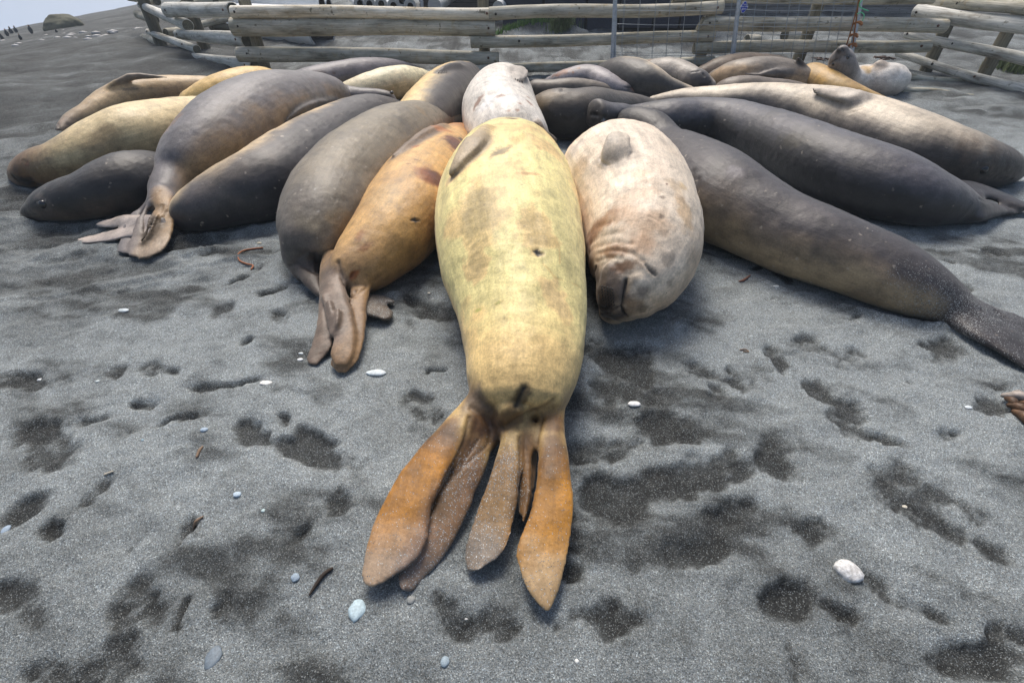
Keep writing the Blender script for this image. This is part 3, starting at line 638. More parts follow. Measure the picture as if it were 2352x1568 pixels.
# ---- dark seal behind it, with the raised gaping head
SEALS.append(dict(c1=.3, label='dark slate seal with raised gaping muzzle, lying behind the sandy-tailed seal', vox=.011, k=.86,
  st=hh((1900,705,1890,808),(1840,690,1825,826),(1740,610,1680,832),(1620,530,1500,830),(1480,455,1340,800),(1320,395,1150,740),(1150,338,970,660),(980,280,800,560),(820,235,650,470),(650,202,500,400),(480,198,340,380),(330,208,190,390))
   + [('G',650,142,575,300,('y',4.75)),('G',570,134,515,275,('y',4.6)),('G',490,124,455,275,('y',4.5)),('G',428,106,398,285,('y',4.46)),('G',394,102,374,280,('y',4.44))],
  light=(108,106,112), dark=(70,67,68), belly=(.3,-.2,1), ramp=(.2,1.0), mott=.35, mottc=(54,52,54), scar=.6,
  along=[(.84,.95,(96,84,68),.5)],
  
  blades=[dict(f='H', p=[(1790,615,1840,700),(1900,640,1910,700),(2000,680,2000,725),(2100,725,2095,755),(2150,745,2140,760)], z=[.10,.09,.06,.04], th=[.09,.06,.035,.02], c=(64,60,64)),
   dict(f='H', p=[(1880,720,1880,810),(1950,735,1950,795),(2020,748,2010,785),(2085,760,2075,775)], z=[.07,.06,.04,.03], th=[.09,.06,.035,.02], c=(82,75,74), digits=2)],
  blobs=[('H',1380,490,.16,(116,113,120),.5,(80,30,2)),('H',1620,600,.12,(112,108,116),.45,(80,50,1.8)),('H',900,400,.05,(92,80,50),.5,(90,20,2.4)),('H',700,260,.14,(96,96,108),.4),('G',375,200,.05,(40,36,34),.8),('G',440,240,.016,(180,186,196),.8)],
  grooves=[('G',[(362,200),(400,205),(450,215)],.012,.016,(28,22,20),.7),('H',[(1860,700),(1900,720),(1950,712)],.008,.008),('G',[(560,170),(540,200)],.008,.008)]))
# ---- long seal, rim light painted along its pale back, brown head on the right
SEALS.append(dict(c0=.45, label='long seal with cream back, folded fore flipper and dark brown bristly head', vox=.011, k=.86,
  st=hh((2028,495,2030,612),(1985,445,1955,632),(1900,395,1830,642),(1780,338,1680,640),(1640,278,1520,610),(1480,215,1340,550),(1340,168,1180,480),(1180,132,1030,410),(1020,122,880,360),(850,114,720,320),(680,119,570,300),(520,132,430,280),(360,147,290,260),(230,180,180,240)),
  light=(222,206,182), dark=(104,96,92), belly=(-.1,.25,1), ramp=(.15,.95), mott=.2, mottc=(90,84,82),
  along=[(.36,.06,(66,50,38),.98)], scar=.35,
  blades=[dict(f='D', p=[(1330,640,1230,720),(1260,610,1170,695),(1180,597,1100,680),(1080,593,1040,668),(990,595,985,650),(930,600,935,630)], off=[-.02,.05,.075,.075,.065,.055], th=[.10,.065,.045,.028], c=(196,184,170), digits=3)],
  blobs=[('H',1890,560,.035,(30,26,24),.8),('H',1920,530,.04,(120,104,90),.5),('H',1800,440,.1,(120,90,60),.4),('H',1950,460,.06,(110,86,60),.5)],
  eyes=[('H',1890,555,.030)],
  grooves=[('H',[(2030,600),(2000,605),(1960,590)],.008,.010,(30,26,24),.7),('H',[(1860,530),(1890,535),(1915,545)],.008,.008)]+[('D',[(1240+i*6,690+i*16),(1120+i*18,700+i*22),(1080+i*36,680+i*26)],.010,.006) for i in range(4)],
  claws=[('D',932+i*9,603+i*12,-14,0,.03) for i in range(4)]))
# ---- orange seal left of the middle one
SEALS.append(dict(label='orange-stained seal on its side with grey hind flippers, against the pale yellow seal', vox=.0075, k=.86,
  st=ff('E',(425,965,640,1062),(448,885,760,1020),(518,765,900,930),(595,640,1005,862),(655,525,1090,760),(745,402,1160,610),(850,312,1210,480),(960,246,1230,390),(1060,200,1245,310),(1140,180,1250,260)),
  light=(226,178,108), dark=(184,134,74), belly=(.3,-.5,.8), ramp=(-.3,.6), mott=.3, mottc=(160,120,72),
  along=[(.72,.95,(208,128,48),.8),(.22,.02,(150,120,92),.6)],
  blades=[dict(f='E', p=[(398,960,500,920),(396,1080,470,1075),(396,1170,458,1200),(388,1260,476,1320),(360,1360,470,1390),(326,1450,430,1440),(345,1482,392,1485)], z=[.11,.10,.07,.05,.03,.02], th=[.08,.05,.03,.02,.015], c=(146,126,110), digits=1),
   dict(f='E', p=[(415,900,520,930),(424,1020,548,1040),(440,1120,568,1130),(465,1230,592,1230),(478,1330,602,1330),(458,1420,590,1420),(485,1485,555,1485)], z=[.13,.13,.11,.08,.06,.04], th=[.09,.06,.04,.03,.02], c=(150,130,114)),
   dict(f='E', p=[(570,1070,690,1050),(572,1180,668,1170),(585,1300,656,1300),(540,1400,640,1400),(455,1462,605,1475),(500,1526,550,1524)], z=[.09,.07,.05,.03,.015], th=[.09,.055,.03,.02,.015], c=(168,132,92)),
   dict(f='E', p=[(1070,165,1110,200),(990,185,1040,225),(910,235,960,262),(850,290,890,305),(800,345,812,348)], off=[-.03,.015,.02,.018,.012], th=[.07,.05,.035,.025], c=(134,108,84), digits=2)],
  tubes=[dict(f='E', p=[(430,1100),(450,1200),(470,1315)], z=[.13,.11,.08], r=[.014,.011,.010], c=(140,120,104)), dict(f='E', p=[(455,1140),(475,1220),(480,1300)], z=[.135,.115,.085], r=[.012,.010,.009], c=(140,120,104)), dict(f='E', p=[(505,1180),(500,1250),(485,1310)], z=[.135,.115,.085], r=[.011,.010,.009], c=(146,126,110))],
  blobs=[('E',1005,440,.085,(160,82,14),.97),('E',1060,470,.07,(132,60,6),.97),('E',960,440,.03,(160,84,20),.8),('E',1150,270,.10,(124,52,4),.97,(40,-60,1.4)),('E',1130,240,.05,(140,66,10),.8),('E',1180,250,.05,(80,32,4),.95),('E',930,285,.02,(190,106,34),.8,(30,-12,2)),('E',625,770,.022,(170,106,44),.7,(20,-60,1.8)),('E',650,835,.020,(160,98,40),.7,(50,-30,2)),('E',590,985,.016,(170,92,24),.9,(30,-30,2)),('E',925,688,.014,(70,76,84),.9),('E',860,430,.10,(206,158,92),.6),('E',890,380,.006,(150,80,20),.8,(40,10,4)),('E',930,358,.006,(150,80,20),.8,(30,10,4)),('E',760,560,.10,(226,186,124),.5),('E',1070,190,.08,(206,122,44),.7)],
  grooves=[('E',[(505,920),(520,980),(545,1050),(575,1110)],.010,.016,(90,72,58),.6),('E',[(545,1050),(600,1040),(660,1045)],.010,.012,(110,86,62),.5),('E',[(590,975),(572,1000)],.006,.01,(130,66,14),.8),('E',[(905,688),(945,690)],.006,.01,(60,64,70),.8),('E',[(570,1140),(600,1075)],.007,.01,(100,76,54),.6),('E',[(660,1060),(620,1090),(600,1110)],.006,.006)]))
# ---- brown-grey seal left of it
SEALS.append(dict(label='brown-grey seal curled round, between the orange-stained seal and a dark seal', vox=.009, k=.88,
  st=ff('E',(250,950,400,985),(195,855,450,935),(168,720,560,870),(186,570,650,780),(240,445,730,650),(340,335,820,540),(470,235,900,440),(620,152,990,345),(790,100,1060,270),(930,88,1130,205),(1070,108,1180,180)),
  light=(152,138,114), dark=(104,96,90), belly=(.5,-.2,.7), ramp=(-.1,.8), mott=.3, mottc=(88,82,80), scar=.5,
  blades=[dict(f='E', p=[(245,930,400,930),(270,985,405,1000),(330,1050,420,1060),(390,1100,440,1120)], z=[.08,.07,.05,.04], th=[.10,.07,.05,.03], c=(112,96,84)),
   dict(f='E', p=[(600,1110,600,1200),(665,1095,660,1218),(720,1098,715,1232),(770,1145,765,1237),(808,1195,800,1232)], z=[.06,.045,.03,.02], th=[.04,.03,.02,.014], c=(120,102,84), sand=.35),
   dict(f='E', p=[(690,1095,720,1150),(740,1088,760,1152),(790,1108,795,1150),(822,1128,822,1142)], z=[.03,.025,.015], th=[.03,.02,.014], c=(120,108,100), sand=.6)],
  blobs=[('E',300,830,.10,(92,82,80),.6),('E',280,600,.14,(112,106,106),.4),('E',520,700,.08,(160,132,88),.5),('E',960,90,.06,(166,138,96),.6),('E',380,518,.008,(190,184,176),.8),('E',397,640,.006,(190,184,176),.8),('E',303,523,.006,(190,184,176),.8),('E',785,143,.010,(176,164,140),.7)],
  grooves=[('E',[(240,935),(290,925),(340,955),(390,985)],.009,.014,(70,60,54),.6),('E',[(370,870),(388,920),(390,970)],.010,.014,(64,54,50),.6),('E',[(340,860),(310,880),(280,905)],.010,.010),('E',[(350,870),(360,920),(350,950)],.008,.008,(70,60,56),.5)]))
# ---- dark seal with rim light painted cream along its upper edge
SEALS.append(dict(label='dark charcoal seal with cream stripe along its upper flank and pale hind flippers', vox=.010, k=.86,
  st=[(410,472,420,531),(436,430,470,532),(511,378,541,518),(577,336,640,498),(627,298,720,445),(690,265,790,385),(753,242,850,335),(816,230,900,300),(880,234,925,278),(912,242,938,268)],
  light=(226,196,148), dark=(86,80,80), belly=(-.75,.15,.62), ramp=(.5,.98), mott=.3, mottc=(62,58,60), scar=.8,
  blades=[dict(f='B', p=[(1080,1130,1080,1200),(890,1128,900,1192),(780,1150,800,1216),(690,1178,705,1214),(672,1192,684,1208)], z=[.10,.08,.05,.03,.02], th=[.07,.05,.03,.02], c=(206,192,182), digits=1),
   dict(f='B', p=[(1100,1190,1100,1270),(860,1216,860,1290),(740,1242,740,1312),(610,1272,600,1326),(535,1295,550,1320)], z=[.07,.05,.03,.015], th=[.05,.03,.02,.015], c=(200,186,176))],
  blobs=[('B',1600,800,.14,(150,136,122),.5,(200,-120,2)),('B',1300,1040,.012,(90,60,54),.7),('B',1350,1000,.10,(126,116,112),.5),('A',1750,950,.12,(112,104,100),.4)]))
# ---- grey seal with tan hind flippers fanned down
SEALS.append(dict(label='blue-grey seal with tan fan of hind flippers hanging over the dark seal', vox=.010, k=.88, z0=.02,
  c0=.5, st=[(336,470,403,464,('z0',.06)),(338,425,425,447,('z0',.04)),(344,385,462,425),(356,337,520,395),(386,296,585,355),(440,250,645,315),(520,215,705,282),(618,195,750,258),(700,189,790,242),(770,194,800,242),(820,201,830,243),(862,203,866,240),(893,210,890,240),(908,224,900,240)],
  light=(184,154,114), dark=(132,127,128), belly=(.75,-.55,-.1), ramp=(.45,1.1), mott=.25, mottc=(112,108,114), scar=.25,
  along=[(.78,.95,(112,100,94),.6)],
  blades=[dict(f='B', p=[(1000,1040,1060,1010),(940,1090,1030,1080),(880,1160,980,1150),(842,1250,940,1260),(805,1385,890,1400)], z=[.13,.10,.06,.03], th=[.08,.04,.025,.016], c=(142,134,132)),
   dict(f='B', p=[(1010,1060,1060,1050),(960,1150,1020,1150),(922,1240,1008,1240),(895,1330,990,1330),(885,1415,955,1418)], z=[.14,.10,.06,.03], th=[.07,.04,.025,.016], c=(150,136,126)),
   dict(f='B', p=[(1020,1000,1225,980),(1060,1070,1218,1060),(1080,1150,1220,1120),(1050,1240,1216,1200),(1010,1310,1192,1290),(965,1380,1140,1370),(955,1436,1040,1428)], z=[.17,.15,.11,.07,.04,.02], th=[.10,.06,.035,.025,.016], c=(186,146,92), ctip=(190,164,134), digits=2),
   dict(f='A', p=[(1760,810,1700,850),(1640,815,1600,880),(1540,840,1520,920),(1440,890,1430,950),(1350,980,1345,1005)], off=[-.03,.012,.02,.02,.015], th=[.06,.045,.035,.022], c=(112,102,94), digits=3)],
  tubes=[dict(f='B', p=[(1100,1120),(1060,1220),(1000,1310)], z=[.15,.11,.07], r=[.016,.012,.010], c=(130,106,76)), dict(f='B', p=[(1060,1100),(1030,1200),(1010,1290)], z=[.15,.11,.06], r=[.014,.011,.009], c=(122,100,76))],
  blobs=[('B',1200,480,.06,(160,110,60),.5,(-60,80,2)),('B',1150,900,.10,(96,88,88),.5),('A',2150,790,.06,(70,64,62),.7)],
  eyes=[('A',2205,755,.012)],
  grooves=[('B',[(1020,1040),(1060,1000),(1110,960)],.008,.008),('B',[(1130,1060),(1100,1150),(1060,1240)],.007,.01,(120,92,60),.5),('B',[(1160,1100),(1120,1180)],.006,.008,(130,100,64),.5)],
  claws=[('A',1375+i*-8,955+i*13,-16,10,.03) for i in range(4)]))
# ---- small dark seal with open eye
SEALS.append(dict(label='small dark brown seal with open eye, head flat on the sand', vox=.008, k=.88,
  st=[(53,481,60,496),(62,466,84,505),(80,450,104,507),(104,428,128,508),(140,410,165,506),(190,393,215,501),(235,367,272,493),(285,345,325,476),(322,345,358,440),(345,352,380,415)],
  light=(128,108,88), dark=(66,62,62), belly=(-.2,-.8,-.6), ramp=(.35,.95), mott=.3, mottc=(50,47,48), scar=.6,
  blobs=[('B',285,1010,.03,(126,114,104),.8,(60,30,2)),('B',330,1075,.025,(120,108,98),.7),('B',165,1100,.03,(60,54,50),.6),('B',330,1090,.03,(120,104,92),.5)],
  eyes=[('B',292,1053,.027)],
  grooves=[('B',[(150,1110),(190,1125),(250,1120)],.006,.007,(36,32,32),.7),('B',[(250,1040),(285,1030),(325,1055)],.006,.006),('B',[(150,1085),(158,1092)],.005,.006,(26,24,24),.8)]))
# ---- cream and brown seal
SEALS.append(dict(label='cream seal with rusty brown head resting on the sand behind the open-eyed seal', vox=.010, k=.88,
  st=[(32,396,44,424),(48,362,78,430),(78,340,112,428),(118,323,162,426),(162,298,217,420),(217,265,275,405),(275,239,340,388),(335,229,400,360),(400,223,460,330),(460,223,510,305),(510,229,545,290)],
  light=(230,206,156), dark=(170,144,104), belly=(0,0,1), ramp=(-.4,.5), mott=.2, mottc=(170,140,96),
  along=[(.42,.16,(132,92,50),.95),(.12,.0,(92,58,28),.7)], scar=.3,
  blobs=[('B',160,890,.045,(26,20,16),.9,(60,10,2)),('B',190,770,.02,(150,84,36),.7),('B',110,820,.03,(100,60,24),.6),('B',700,600,.12,(150,118,76),.5)],
  grooves=[('B',[(85,850),(120,880),(180,890),(240,900)],.008,.012,(24,18,14),.85),('B',[(160,745),(190,760)],.008,.008)]))
# ---- far left tan seal
SEALS.append(dict(label='tan seal with curved dark fore flipper along its back and wrinkled grey snout', vox=.012, k=.88,
  st=[(122,306,140,306),(130,285,158,302),(146,262,188,290),(178,240,230,278),(212,213,280,262),(252,192,325,250),(310,183,380,240),(375,181,440,232),(440,183,500,226)],
  light=(206,176,132), dark=(160,136,104), belly=(.2,0,1), ramp=(-.3,.5), mott=.3, mottc=(138,118,92),
  along=[(.45,.12,(136,120,108),.8)],
  blades=[dict(f='B', p=[(790,175,800,215),(870,145,880,200),(960,137,970,185),(1060,148,1065,178),(1170,162,1168,175)], Y=[5.40,5.48,5.54,5.58,5.62], th=[.06,.06,.05,.03], c=(158,142,124))],
  blobs=[('B',365,548,.07,(22,19,18),.95),('B',900,250,.02,(110,98,80),.6,(80,-6,4)),('B',430,470,.03,(176,152,128),.5)],
  grooves=[('B',[(400,490),(420,530),(410,560)],.010,.014,(60,48,40),.7),('B',[(430,440),(470,500)],.010,.01),('B',[(400,480),(405,540)],.012,.012,(30,24,20),.7)]))
SEALS.append(dict(label='golden yellow seal back between the tan seal and the purple-grey seals', k=.9,
  st=[(428,206,460,262),(467,179,512,256),(520,160,568,246),(570,155,620,232),(618,165,655,220),(646,174,680,206)],
  light=(238,198,122), dark=(206,160,92), belly=(-.2,0,1), ramp=(-.3,.5), mott=.2, mottc=(196,150,84)))
SEALS.append(dict(label='purple-grey seal with rusty scabs in the back row below the log fence', k=.9,
  st=[(592,196,606,230),(640,174,662,230),(700,155,728,226),(760,142,792,216),(820,134,850,206),(880,135,905,194),(930,145,945,182),(970,158,976,178)],
  light=(132,126,132), dark=(96,90,96), belly=(0,0,1), ramp=(-.2,.6), mott=.2, mottc=(84,80,84),
  blobs=[('A',1620,620,.07,(106,76,60),.55),('A',1560,610,.03,(96,62,44),.7),('A',1640,640,.025,(96,62,44),.7),('A',1730,600,.022,(100,66,46),.7),('A',1300,640,.04,(104,76,60),.5)]))
SEALS.append(dict(label='smooth cream-white seal back between the purple-grey and the two-tone seals', k=.9,
  st=[(776,194,806,240),(818,175,852,238),(866,158,896,232),(915,150,935,222),(953,155,968,204),(980,166,990,194)],
  light=(246,230,192), dark=(222,196,150), belly=(0,0,1), ramp=(-.3,.4), mott=.15, mottc=(226,196,146)))
SEALS.append(dict(label='two-tone seal, yellow belly and dark back, with oval fore flipper on top', k=.9,
  st=[('F',900,262,1000,330),('F',918,235,1030,300),('F',940,210,1052,272),('F',968,186,1076,245),('F',1002,168,1094,218),('F',1040,158,1102,195)],
  light=(240,204,134), dark=(100,92,86), belly=(-.8,-.2,.35), ramp=(-.05,.55), mott=.2, mottc=(90,82,76), scar=.2,
  blades=[dict(f='C', p=[(560,468,560,500),(500,450,505,508),(430,456,440,520),(370,485,385,526),(346,508,352,524)], off=[-.03,.01,.02,.02,.015], th=[.06,.05,.04,.03], c=(92,82,74))],
  claws=[('C',356+i*18,517-i*1,-4,14,.03) for i in range(4)]))
SEALS.append(dict(label='whitish seal on its back with rusty scabs, head end against the yellow seal', vox=.010, k=.92,
  st=[(1082,318,1262,318),(1066,285,1246,282),(1062,252,1234,250),(1074,225,1226,226),(1092,210,1218,210),(1110,200,1205,200)],
  light=(232,224,212), dark=(196,186,172), belly=(-.2,-.1,1), ramp=(-.3,.4), mott=.15, mottc=(206,196,180),
  blades=[dict(f='C', p=[(885,494,985,496),(870,516,1000,519),(876,545,990,550),(900,566,965,573),(922,578,948,580)], off=[-.02,.015,.022,.022,.018], th=[.06,.05,.04,.03], c=(198,186,172), digits=2),
   dict(f='C', p=[(1040,860,1100,890),(1060,910,1120,920),(1120,960,1165,960),(1160,1000,1205,995),(1190,1022,1215,1018)], off=[.0,.05,.06,.06,.05], th=[.06,.05,.035,.03], c=(160,140,120))],
  blobs=[('C',635,735,.035,(156,110,80),.85,(-20,40,2.2)),('C',790,692,.028,(156,110,80),.85,(40,-8,2)),('C',700,740,.08,(244,242,240),.6),('C',900,700,.08,(244,242,240),.5),('C',1010,740,.02,(170,118,84),.8,(30,30,2)),('C',940,745,.016,(170,118,84),.8),('C',960,625,.014,(170,118,84),.7),('C',1000,700,.02,(170,118,84),.7),('C',920,790,.016,(170,118,84),.7),('C',860,795,.016,(170,118,84),.7),('C',1065,880,.02,(96,66,40),.8),('C',780,850,.10,(200,196,196),.4)],
  claws=[('C',905+i*16,566+i*4,0,16,.025) for i in range(4)]))
SEALS.append(dict(label='dark brown seal with golden shoulder right of the whitish scabbed seal', k=.9,
  st=[('F',1228,222,1246,310),('F',1262,204,1284,316),('F',1310,204,1330,318),('F',1354,201,1374,308),('F',1408,208,1420,296),('F',1470,220,1478,285),('F',1535,240,1538,275)],
  light=(112,100,86), dark=(78,70,62), belly=(-.5,0,.8), ramp=(.1,.9), mott=.3, mottc=(66,58,52), scar=.2,
  blobs=[('C',1080,700,.14,(140,112,66),.6),('C',1050,640,.10,(126,104,72),.5)],
  grooves=[('C',[(1110,600),(1180,620),(1250,640)],.02,.025,(60,54,48),.5),('C',[(1240,850),(1290,870),(1340,840)],.014,.01)]))
SEALS.append(dict(label='mid-brown seal back just behind the dark brown golden-shouldered seal', k=.9,
  st=[(1228,182,1238,226),(1265,182,1275,230),(1305,179,1315,230),(1350,183,1355,230),(1395,194,1396,228),(1430,208,1426,228)],
  light=(134,122,108), dark=(104,94,84), belly=(0,0,1), ramp=(-.1,.8), mott=.3, mottc=(88,80,72)))
SEALS.append(dict(label='lilac-grey seal with orange scabs and a small face turned to the right', k=.9, vox=.010,
  st=[(1260,176,1270,206),(1288,161,1302,210),(1325,151,1340,210),(1365,150,1366,214),(1395,164,1388,222),(1425,182,1415,227),(1450,193,1441,228),(1470,206,1463,228)],
  light=(166,158,160), dark=(128,122,124), belly=(0,0,1), ramp=(-.2,.6), mott=.2, mottc=(116,110,112), scar=.3,
  along=[(.72,.92,(112,104,102),.6)],
  blobs=[('C',1250,515,.05,(170,108,70),.8,(40,-10,2)),('C',1180,540,.03,(150,104,76),.7),('C',1360,488,.022,(180,120,80),.8),('C',1745,640,.025,(160,112,84),.7),('C',1320,520,.014,(170,110,72),.8),('C',1720,630,.03,(80,76,80),.6)],
  grooves=[('C',[(1690,625),(1720,632),(1745,625)],.008,.010,(50,48,52),.7),('C',[(1740,665),(1790,668)],.007,.01,(40,36,36),.7)]))
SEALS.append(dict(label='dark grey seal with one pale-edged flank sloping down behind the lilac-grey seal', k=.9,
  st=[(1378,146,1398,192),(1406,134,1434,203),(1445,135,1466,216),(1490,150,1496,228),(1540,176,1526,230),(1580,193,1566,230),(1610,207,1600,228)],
  light=(222,204,176), dark=(92,88,84), belly=(.75,.15,.6), ramp=(.45,.98), mott=.2, mottc=(76,72,70)))  # pale tone on the right-hand upper edge is painted rim light
SEALS.append(dict(label='pale grey seal with dark charcoal face and open nostril, asleep in the back row', k=.9, vox=.010,
  st=[(1475,139,1492,190),(1520,133,1535,198),(1560,137,1560,205),(1592,150,1580,212),(1614,160,1600,216),(1630,176,1618,216)],
  light=(184,174,162), dark=(146,136,126), belly=(0,0,1), ramp=(-.2,.5), mott=.2, mottc=(132,124,116),
  blobs=[('C',2230,560,.16,(86,82,84),.9),('C',2260,600,.10,(78,74,76),.8),('C',1860,435,.04,(176,124,90),.6)],
  grooves=[('C',[(2254,530),(2262,548)],.010,.018,(14,12,12),.95),('C',[(2170,520),(2200,515),(2225,512)],.008,.010,(60,58,60),.7),('C',[(2230,610),(2280,612),(2305,590)],.009,.014,(40,36,36),.8)]))
SEALS.append(dict(label='brown seal back at the rear of the row below the wire mesh panel', k=.9,
  st=[(1612,150,1622,192),(1650,132,1662,192),(1705,122,1715,188),(1765,126,1770,186),(1820,137,1816,182),(1870,152,1862,180)],
  light=(150,130,110), dark=(120,104,88), belly=(0,0,1), ramp=(-.2,.6), mott=.2, mottc=(104,90,78)))
SEALS.append(dict(label='taupe seal with grey fore flipper laid over the brown seal before it', k=.9,
  st=[(1640,160,1652,200),(1672,142,1684,207),(1715,133,1722,213),(1770,130,1766,213),(1820,138,1806,214),(1855,156,1838,216),(1888,187,1872,216)],
  light=(150,138,124), dark=(196,166,130), belly=(.2,.2,.9), ramp=(.1,.7), mott=.2, mottc=(120,108,98),
  blades=[dict(f='D', p=[(800,470,790,540),(720,455,700,530),(640,470,610,518),(560,495,545,522),(500,490,500,515),(458,490,462,505)], off=[-.03,.02,.03,.03,.04,.05], th=[.08,.06,.045,.03], c=(136,126,118)),
   dict(f='D', p=[(890,450,840,430),(875,420,820,400),(850,392,815,388),(840,384,822,386)], off=[-.02,.02,.03,.03], th=[.06,.05,.04,.03], c=(64,46,26))]))
SEALS.append(dict(label='small brown seal back lying directly behind the long cream-backed seal', k=.9,
  st=[(1642,198,1654,222),(1665,180,1680,232),(1710,174,1720,235),(1760,179,1764,235),(1810,183,1808,232),(1855,194,1848,228),(1885,202,1878,220)],
  light=(140,126,112), dark=(108,96,86), belly=(0,0,1), ramp=(-.1,.7), mott=.2, mottc=(96,86,78)))
SEALS.append(dict(label='ochre-stained seal sloping down in front of the head-raised white seal', k=.9,
  st=[(1856,146,1874,210),(1892,155,1892,224),(1930,172,1915,236),(1970,191,1946,244),(2008,209,1985,248),(2036,222,2018,247)],
  light=(206,168,104), dark=(170,136,88), belly=(.2,0,1), ramp=(-.2,.6), mott=.3, mottc=(176,136,70),
  blobs=[('D',1010,500,.12,(206,156,54),.6),('D',1200,580,.10,(176,134,70),.5)]))
SEALS.append(dict(label='white-bellied seal with dark head raised upright, last in the row by the fence corner', k=.92, vox=.010,
  st=[(2062,158,2066,206),(2035,147,2045,220),(2005,147,2005,219),(1988,150,1960,218),(1980,160,1922,200,('y',6.16)),(1972,148,1906,172,('y',6.12)),(1967,134,1903,150,('y',6.10)),(1960,122,1909,130,('y',6.08)),(1950,115,1920,118,('y',6.06))],
  light=(232,224,214), dark=(196,184,174), belly=(0,-.2,1), ramp=(-.3,.4), mott=.15, mottc=(206,196,186),
  along=[(.46,.66,(140,131,127),.85)],
  blades=[dict(f='D', p=[(1320,440,1390,480),(1345,415,1420,450),(1370,402,1430,425),(1395,400,1420,405)], off=[-.03,.03,.05,.05], th=[.07,.055,.04,.03], c=(196,180,164))],
  blobs=[('D',1285,465,.06,(226,180,96),.7),('D',1100,345,.07,(64,58,58),.6),('D',1110,330,.03,(50,46,48),.6)],
  eyes=[('D',1163,388,.020),('D',1062,437,.018)],
  grooves=[('D',[(1140,378),(1165,374),(1188,384)],.008,.008,(56,50,50),.6),('D',[(1090,345),(1100,360)],.010,.012,(24,20,20),.8),('D',[(1125,330),(1135,345)],.010,.012,(24,20,20),.8),('D',[(1090,400),(1060,415),(1040,430)],.010,.012,(40,36,36),.7)]))
# ------------------------------------------------------------------ the place
METAL = simple('galvanised_steel', (.42, .48, .56), .45, 30, .2, spec=.5, metal=.4)
RUST = simple('rusty_bolt', (.10, .045, .025), .8)
HOLE = simple('bolt_hole', (.03, .025, .02), .9)
def orient(o, p0, p1):
    d = Vector(p1)-Vector(p0); o.rotation_mode = 'QUATERNION'; o.rotation_quaternion = d.to_track_quat('X', 'Z'); o.location = p0
def child(o, parent):
    o.parent = parent; o.matrix_parent_inverse = Matrix.Translation(-Vector(parent.location)); return o
def log(name, p0, p1, r0, r1, mat, parent=None, seg=18, rings=26, wob=.05, bend=.0, cut=0.0, seed=None):
    p0 = np.array(p0, float); p1 = np.array(p1, float); L = np.linalg.norm(p1-p0); seed = seed or random.randint(1, 9999)
    xs = [0, .006] + list(np.linspace(.02, L-.02, rings)) + [L-.006, L]
    V = []; a = np.linspace(0, 2*math.pi, seg, endpoint=False)
    ph = random.random()*6
    for i, x in enumerate(xs):
        t = x/L; r = r0+(r1-r0)*t
        e = .90 if i in (0, len(xs)-1) else 1
        w_ = vnoise(np.stack([np.full(seg, x*3.5), np.cos(a)*1.4, np.sin(a)*1.4], 1), 1.0, seed)
        rr = r*e*(1+wob*w_); k_ = cut*np.sin(a)*r*(1 if i < 2 else 0)
        V.append(np.stack([np.full(seg, x)+k_, np.cos(a)*rr + bend*math.sin(math.pi*t+ph)*r, np.sin(a)*rr + bend*r*math.sin(2*math.pi*t+ph)], 1))
    n = len(V); V = np.vstack(V); F = []
    for i in range(n-1):
        for j in range(seg): F.append((i*seg+j, i*seg+(j+1) % seg, (i+1)*seg+(j+1) % seg, (i+1)*seg+j))
    F = [tuple(reversed(f)) for f in F]
    F.append(tuple(range(seg))); F.append(tuple(reversed(range((n-1)*seg, n*seg))))
    o = meshobj(name, V, F, mat); orient(o, p0, p1)
    if parent is not None: child(o, parent)
    # flat shading on the sawn ends
    me = o.data; me.materials.append(W_END); me.polygons[len(me.polygons)-1].material_index = 1; me.polygons[len(me.polygons)-2].material_index = 1; me.polygons[len(me.polygons)-1].use_smooth = False; me.polygons[len(me.polygons)-2].use_smooth = False
    return o
def boxm(name, c, s, mat, parent=None, bev=.004):
    bm = bmesh.new(); bmesh.ops.create_cube(bm, size=1)
    for v in bm.verts: v.co = Vector((v.co.x*s[0], v.co.y*s[1], v.co.z*s[2]))
    if bev: bmesh.ops.bevel(bm, geom=bm.edges[:], offset=bev, segments=2, affect='EDGES')
    me = bpy.data.meshes.new(name); bm.to_mesh(me); bm.free(); me.materials.append(mat)
    o = bpy.data.objects.new(name, me); COL.objects.link(o); o.location = c
    if parent is not None: child(o, parent)
    return o
def tube(name, pts, r, mat, parent=None, seg=6, n=24, kind=None):
    tv, tf = loft(catmull(pts, n), np.full(n, r) if np.isscalar(r) else np.interp(np.linspace(0, 1, n), np.linspace(0, 1, len(r)), r), 1, seg, 2, 2)
    o = meshobj(name, tv, tf, mat, parent)
    if kind: o['kind'] = kind
    return o
def rail(fence, f, x0, y0, x1, y1, rpx, Y, mat, bolts=(.03,), **kw):
    a = P(f, x0, y0); b = P(f, x1, y1); Y0, Y1 = (Y, Y) if np.isscalar(Y) else Y
    p0, p1 = aty(*a, Y0), aty(*b, Y1); rp = (rpx, rpx) if np.isscalar(rpx) else rpx; s = FRM[f][2]
    r0 = rp[0]*s*depth(p0)/FPX*.93; r1 = rp[1]*s*depth(p1)/FPX*.93
    o = log('rail', p0, p1, r0, r1, mat, fence, **kw)
    for t in bolts:
        q = p0+(p1-p0)*t; rr = r0+(r1-r0)*t; d = CAMP-q; ax = (p1-p0)/np.linalg.norm(p1-p0); d = d-ax*(d@ax); d /= np.linalg.norm(d)
        c = q+d*rr*.985
        bo = boxm('bolt', Vector(c), (.022, .022, .022), HOLE if t < .5 else RUST, None, .003)
        bo.rotation_euler = (TILT, 0, .3); bpy.context.view_layer.update(); bo.parent = o
        bo.matrix_parent_inverse = (Matrix.Translation(o.location) @ o.rotation_quaternion.to_matrix().to_4x4()).inverted() if o.parent is None else (Matrix.Translation(o.location) @ o.rotation_quaternion.to_matrix().to_4x4()).inverted()
    return o
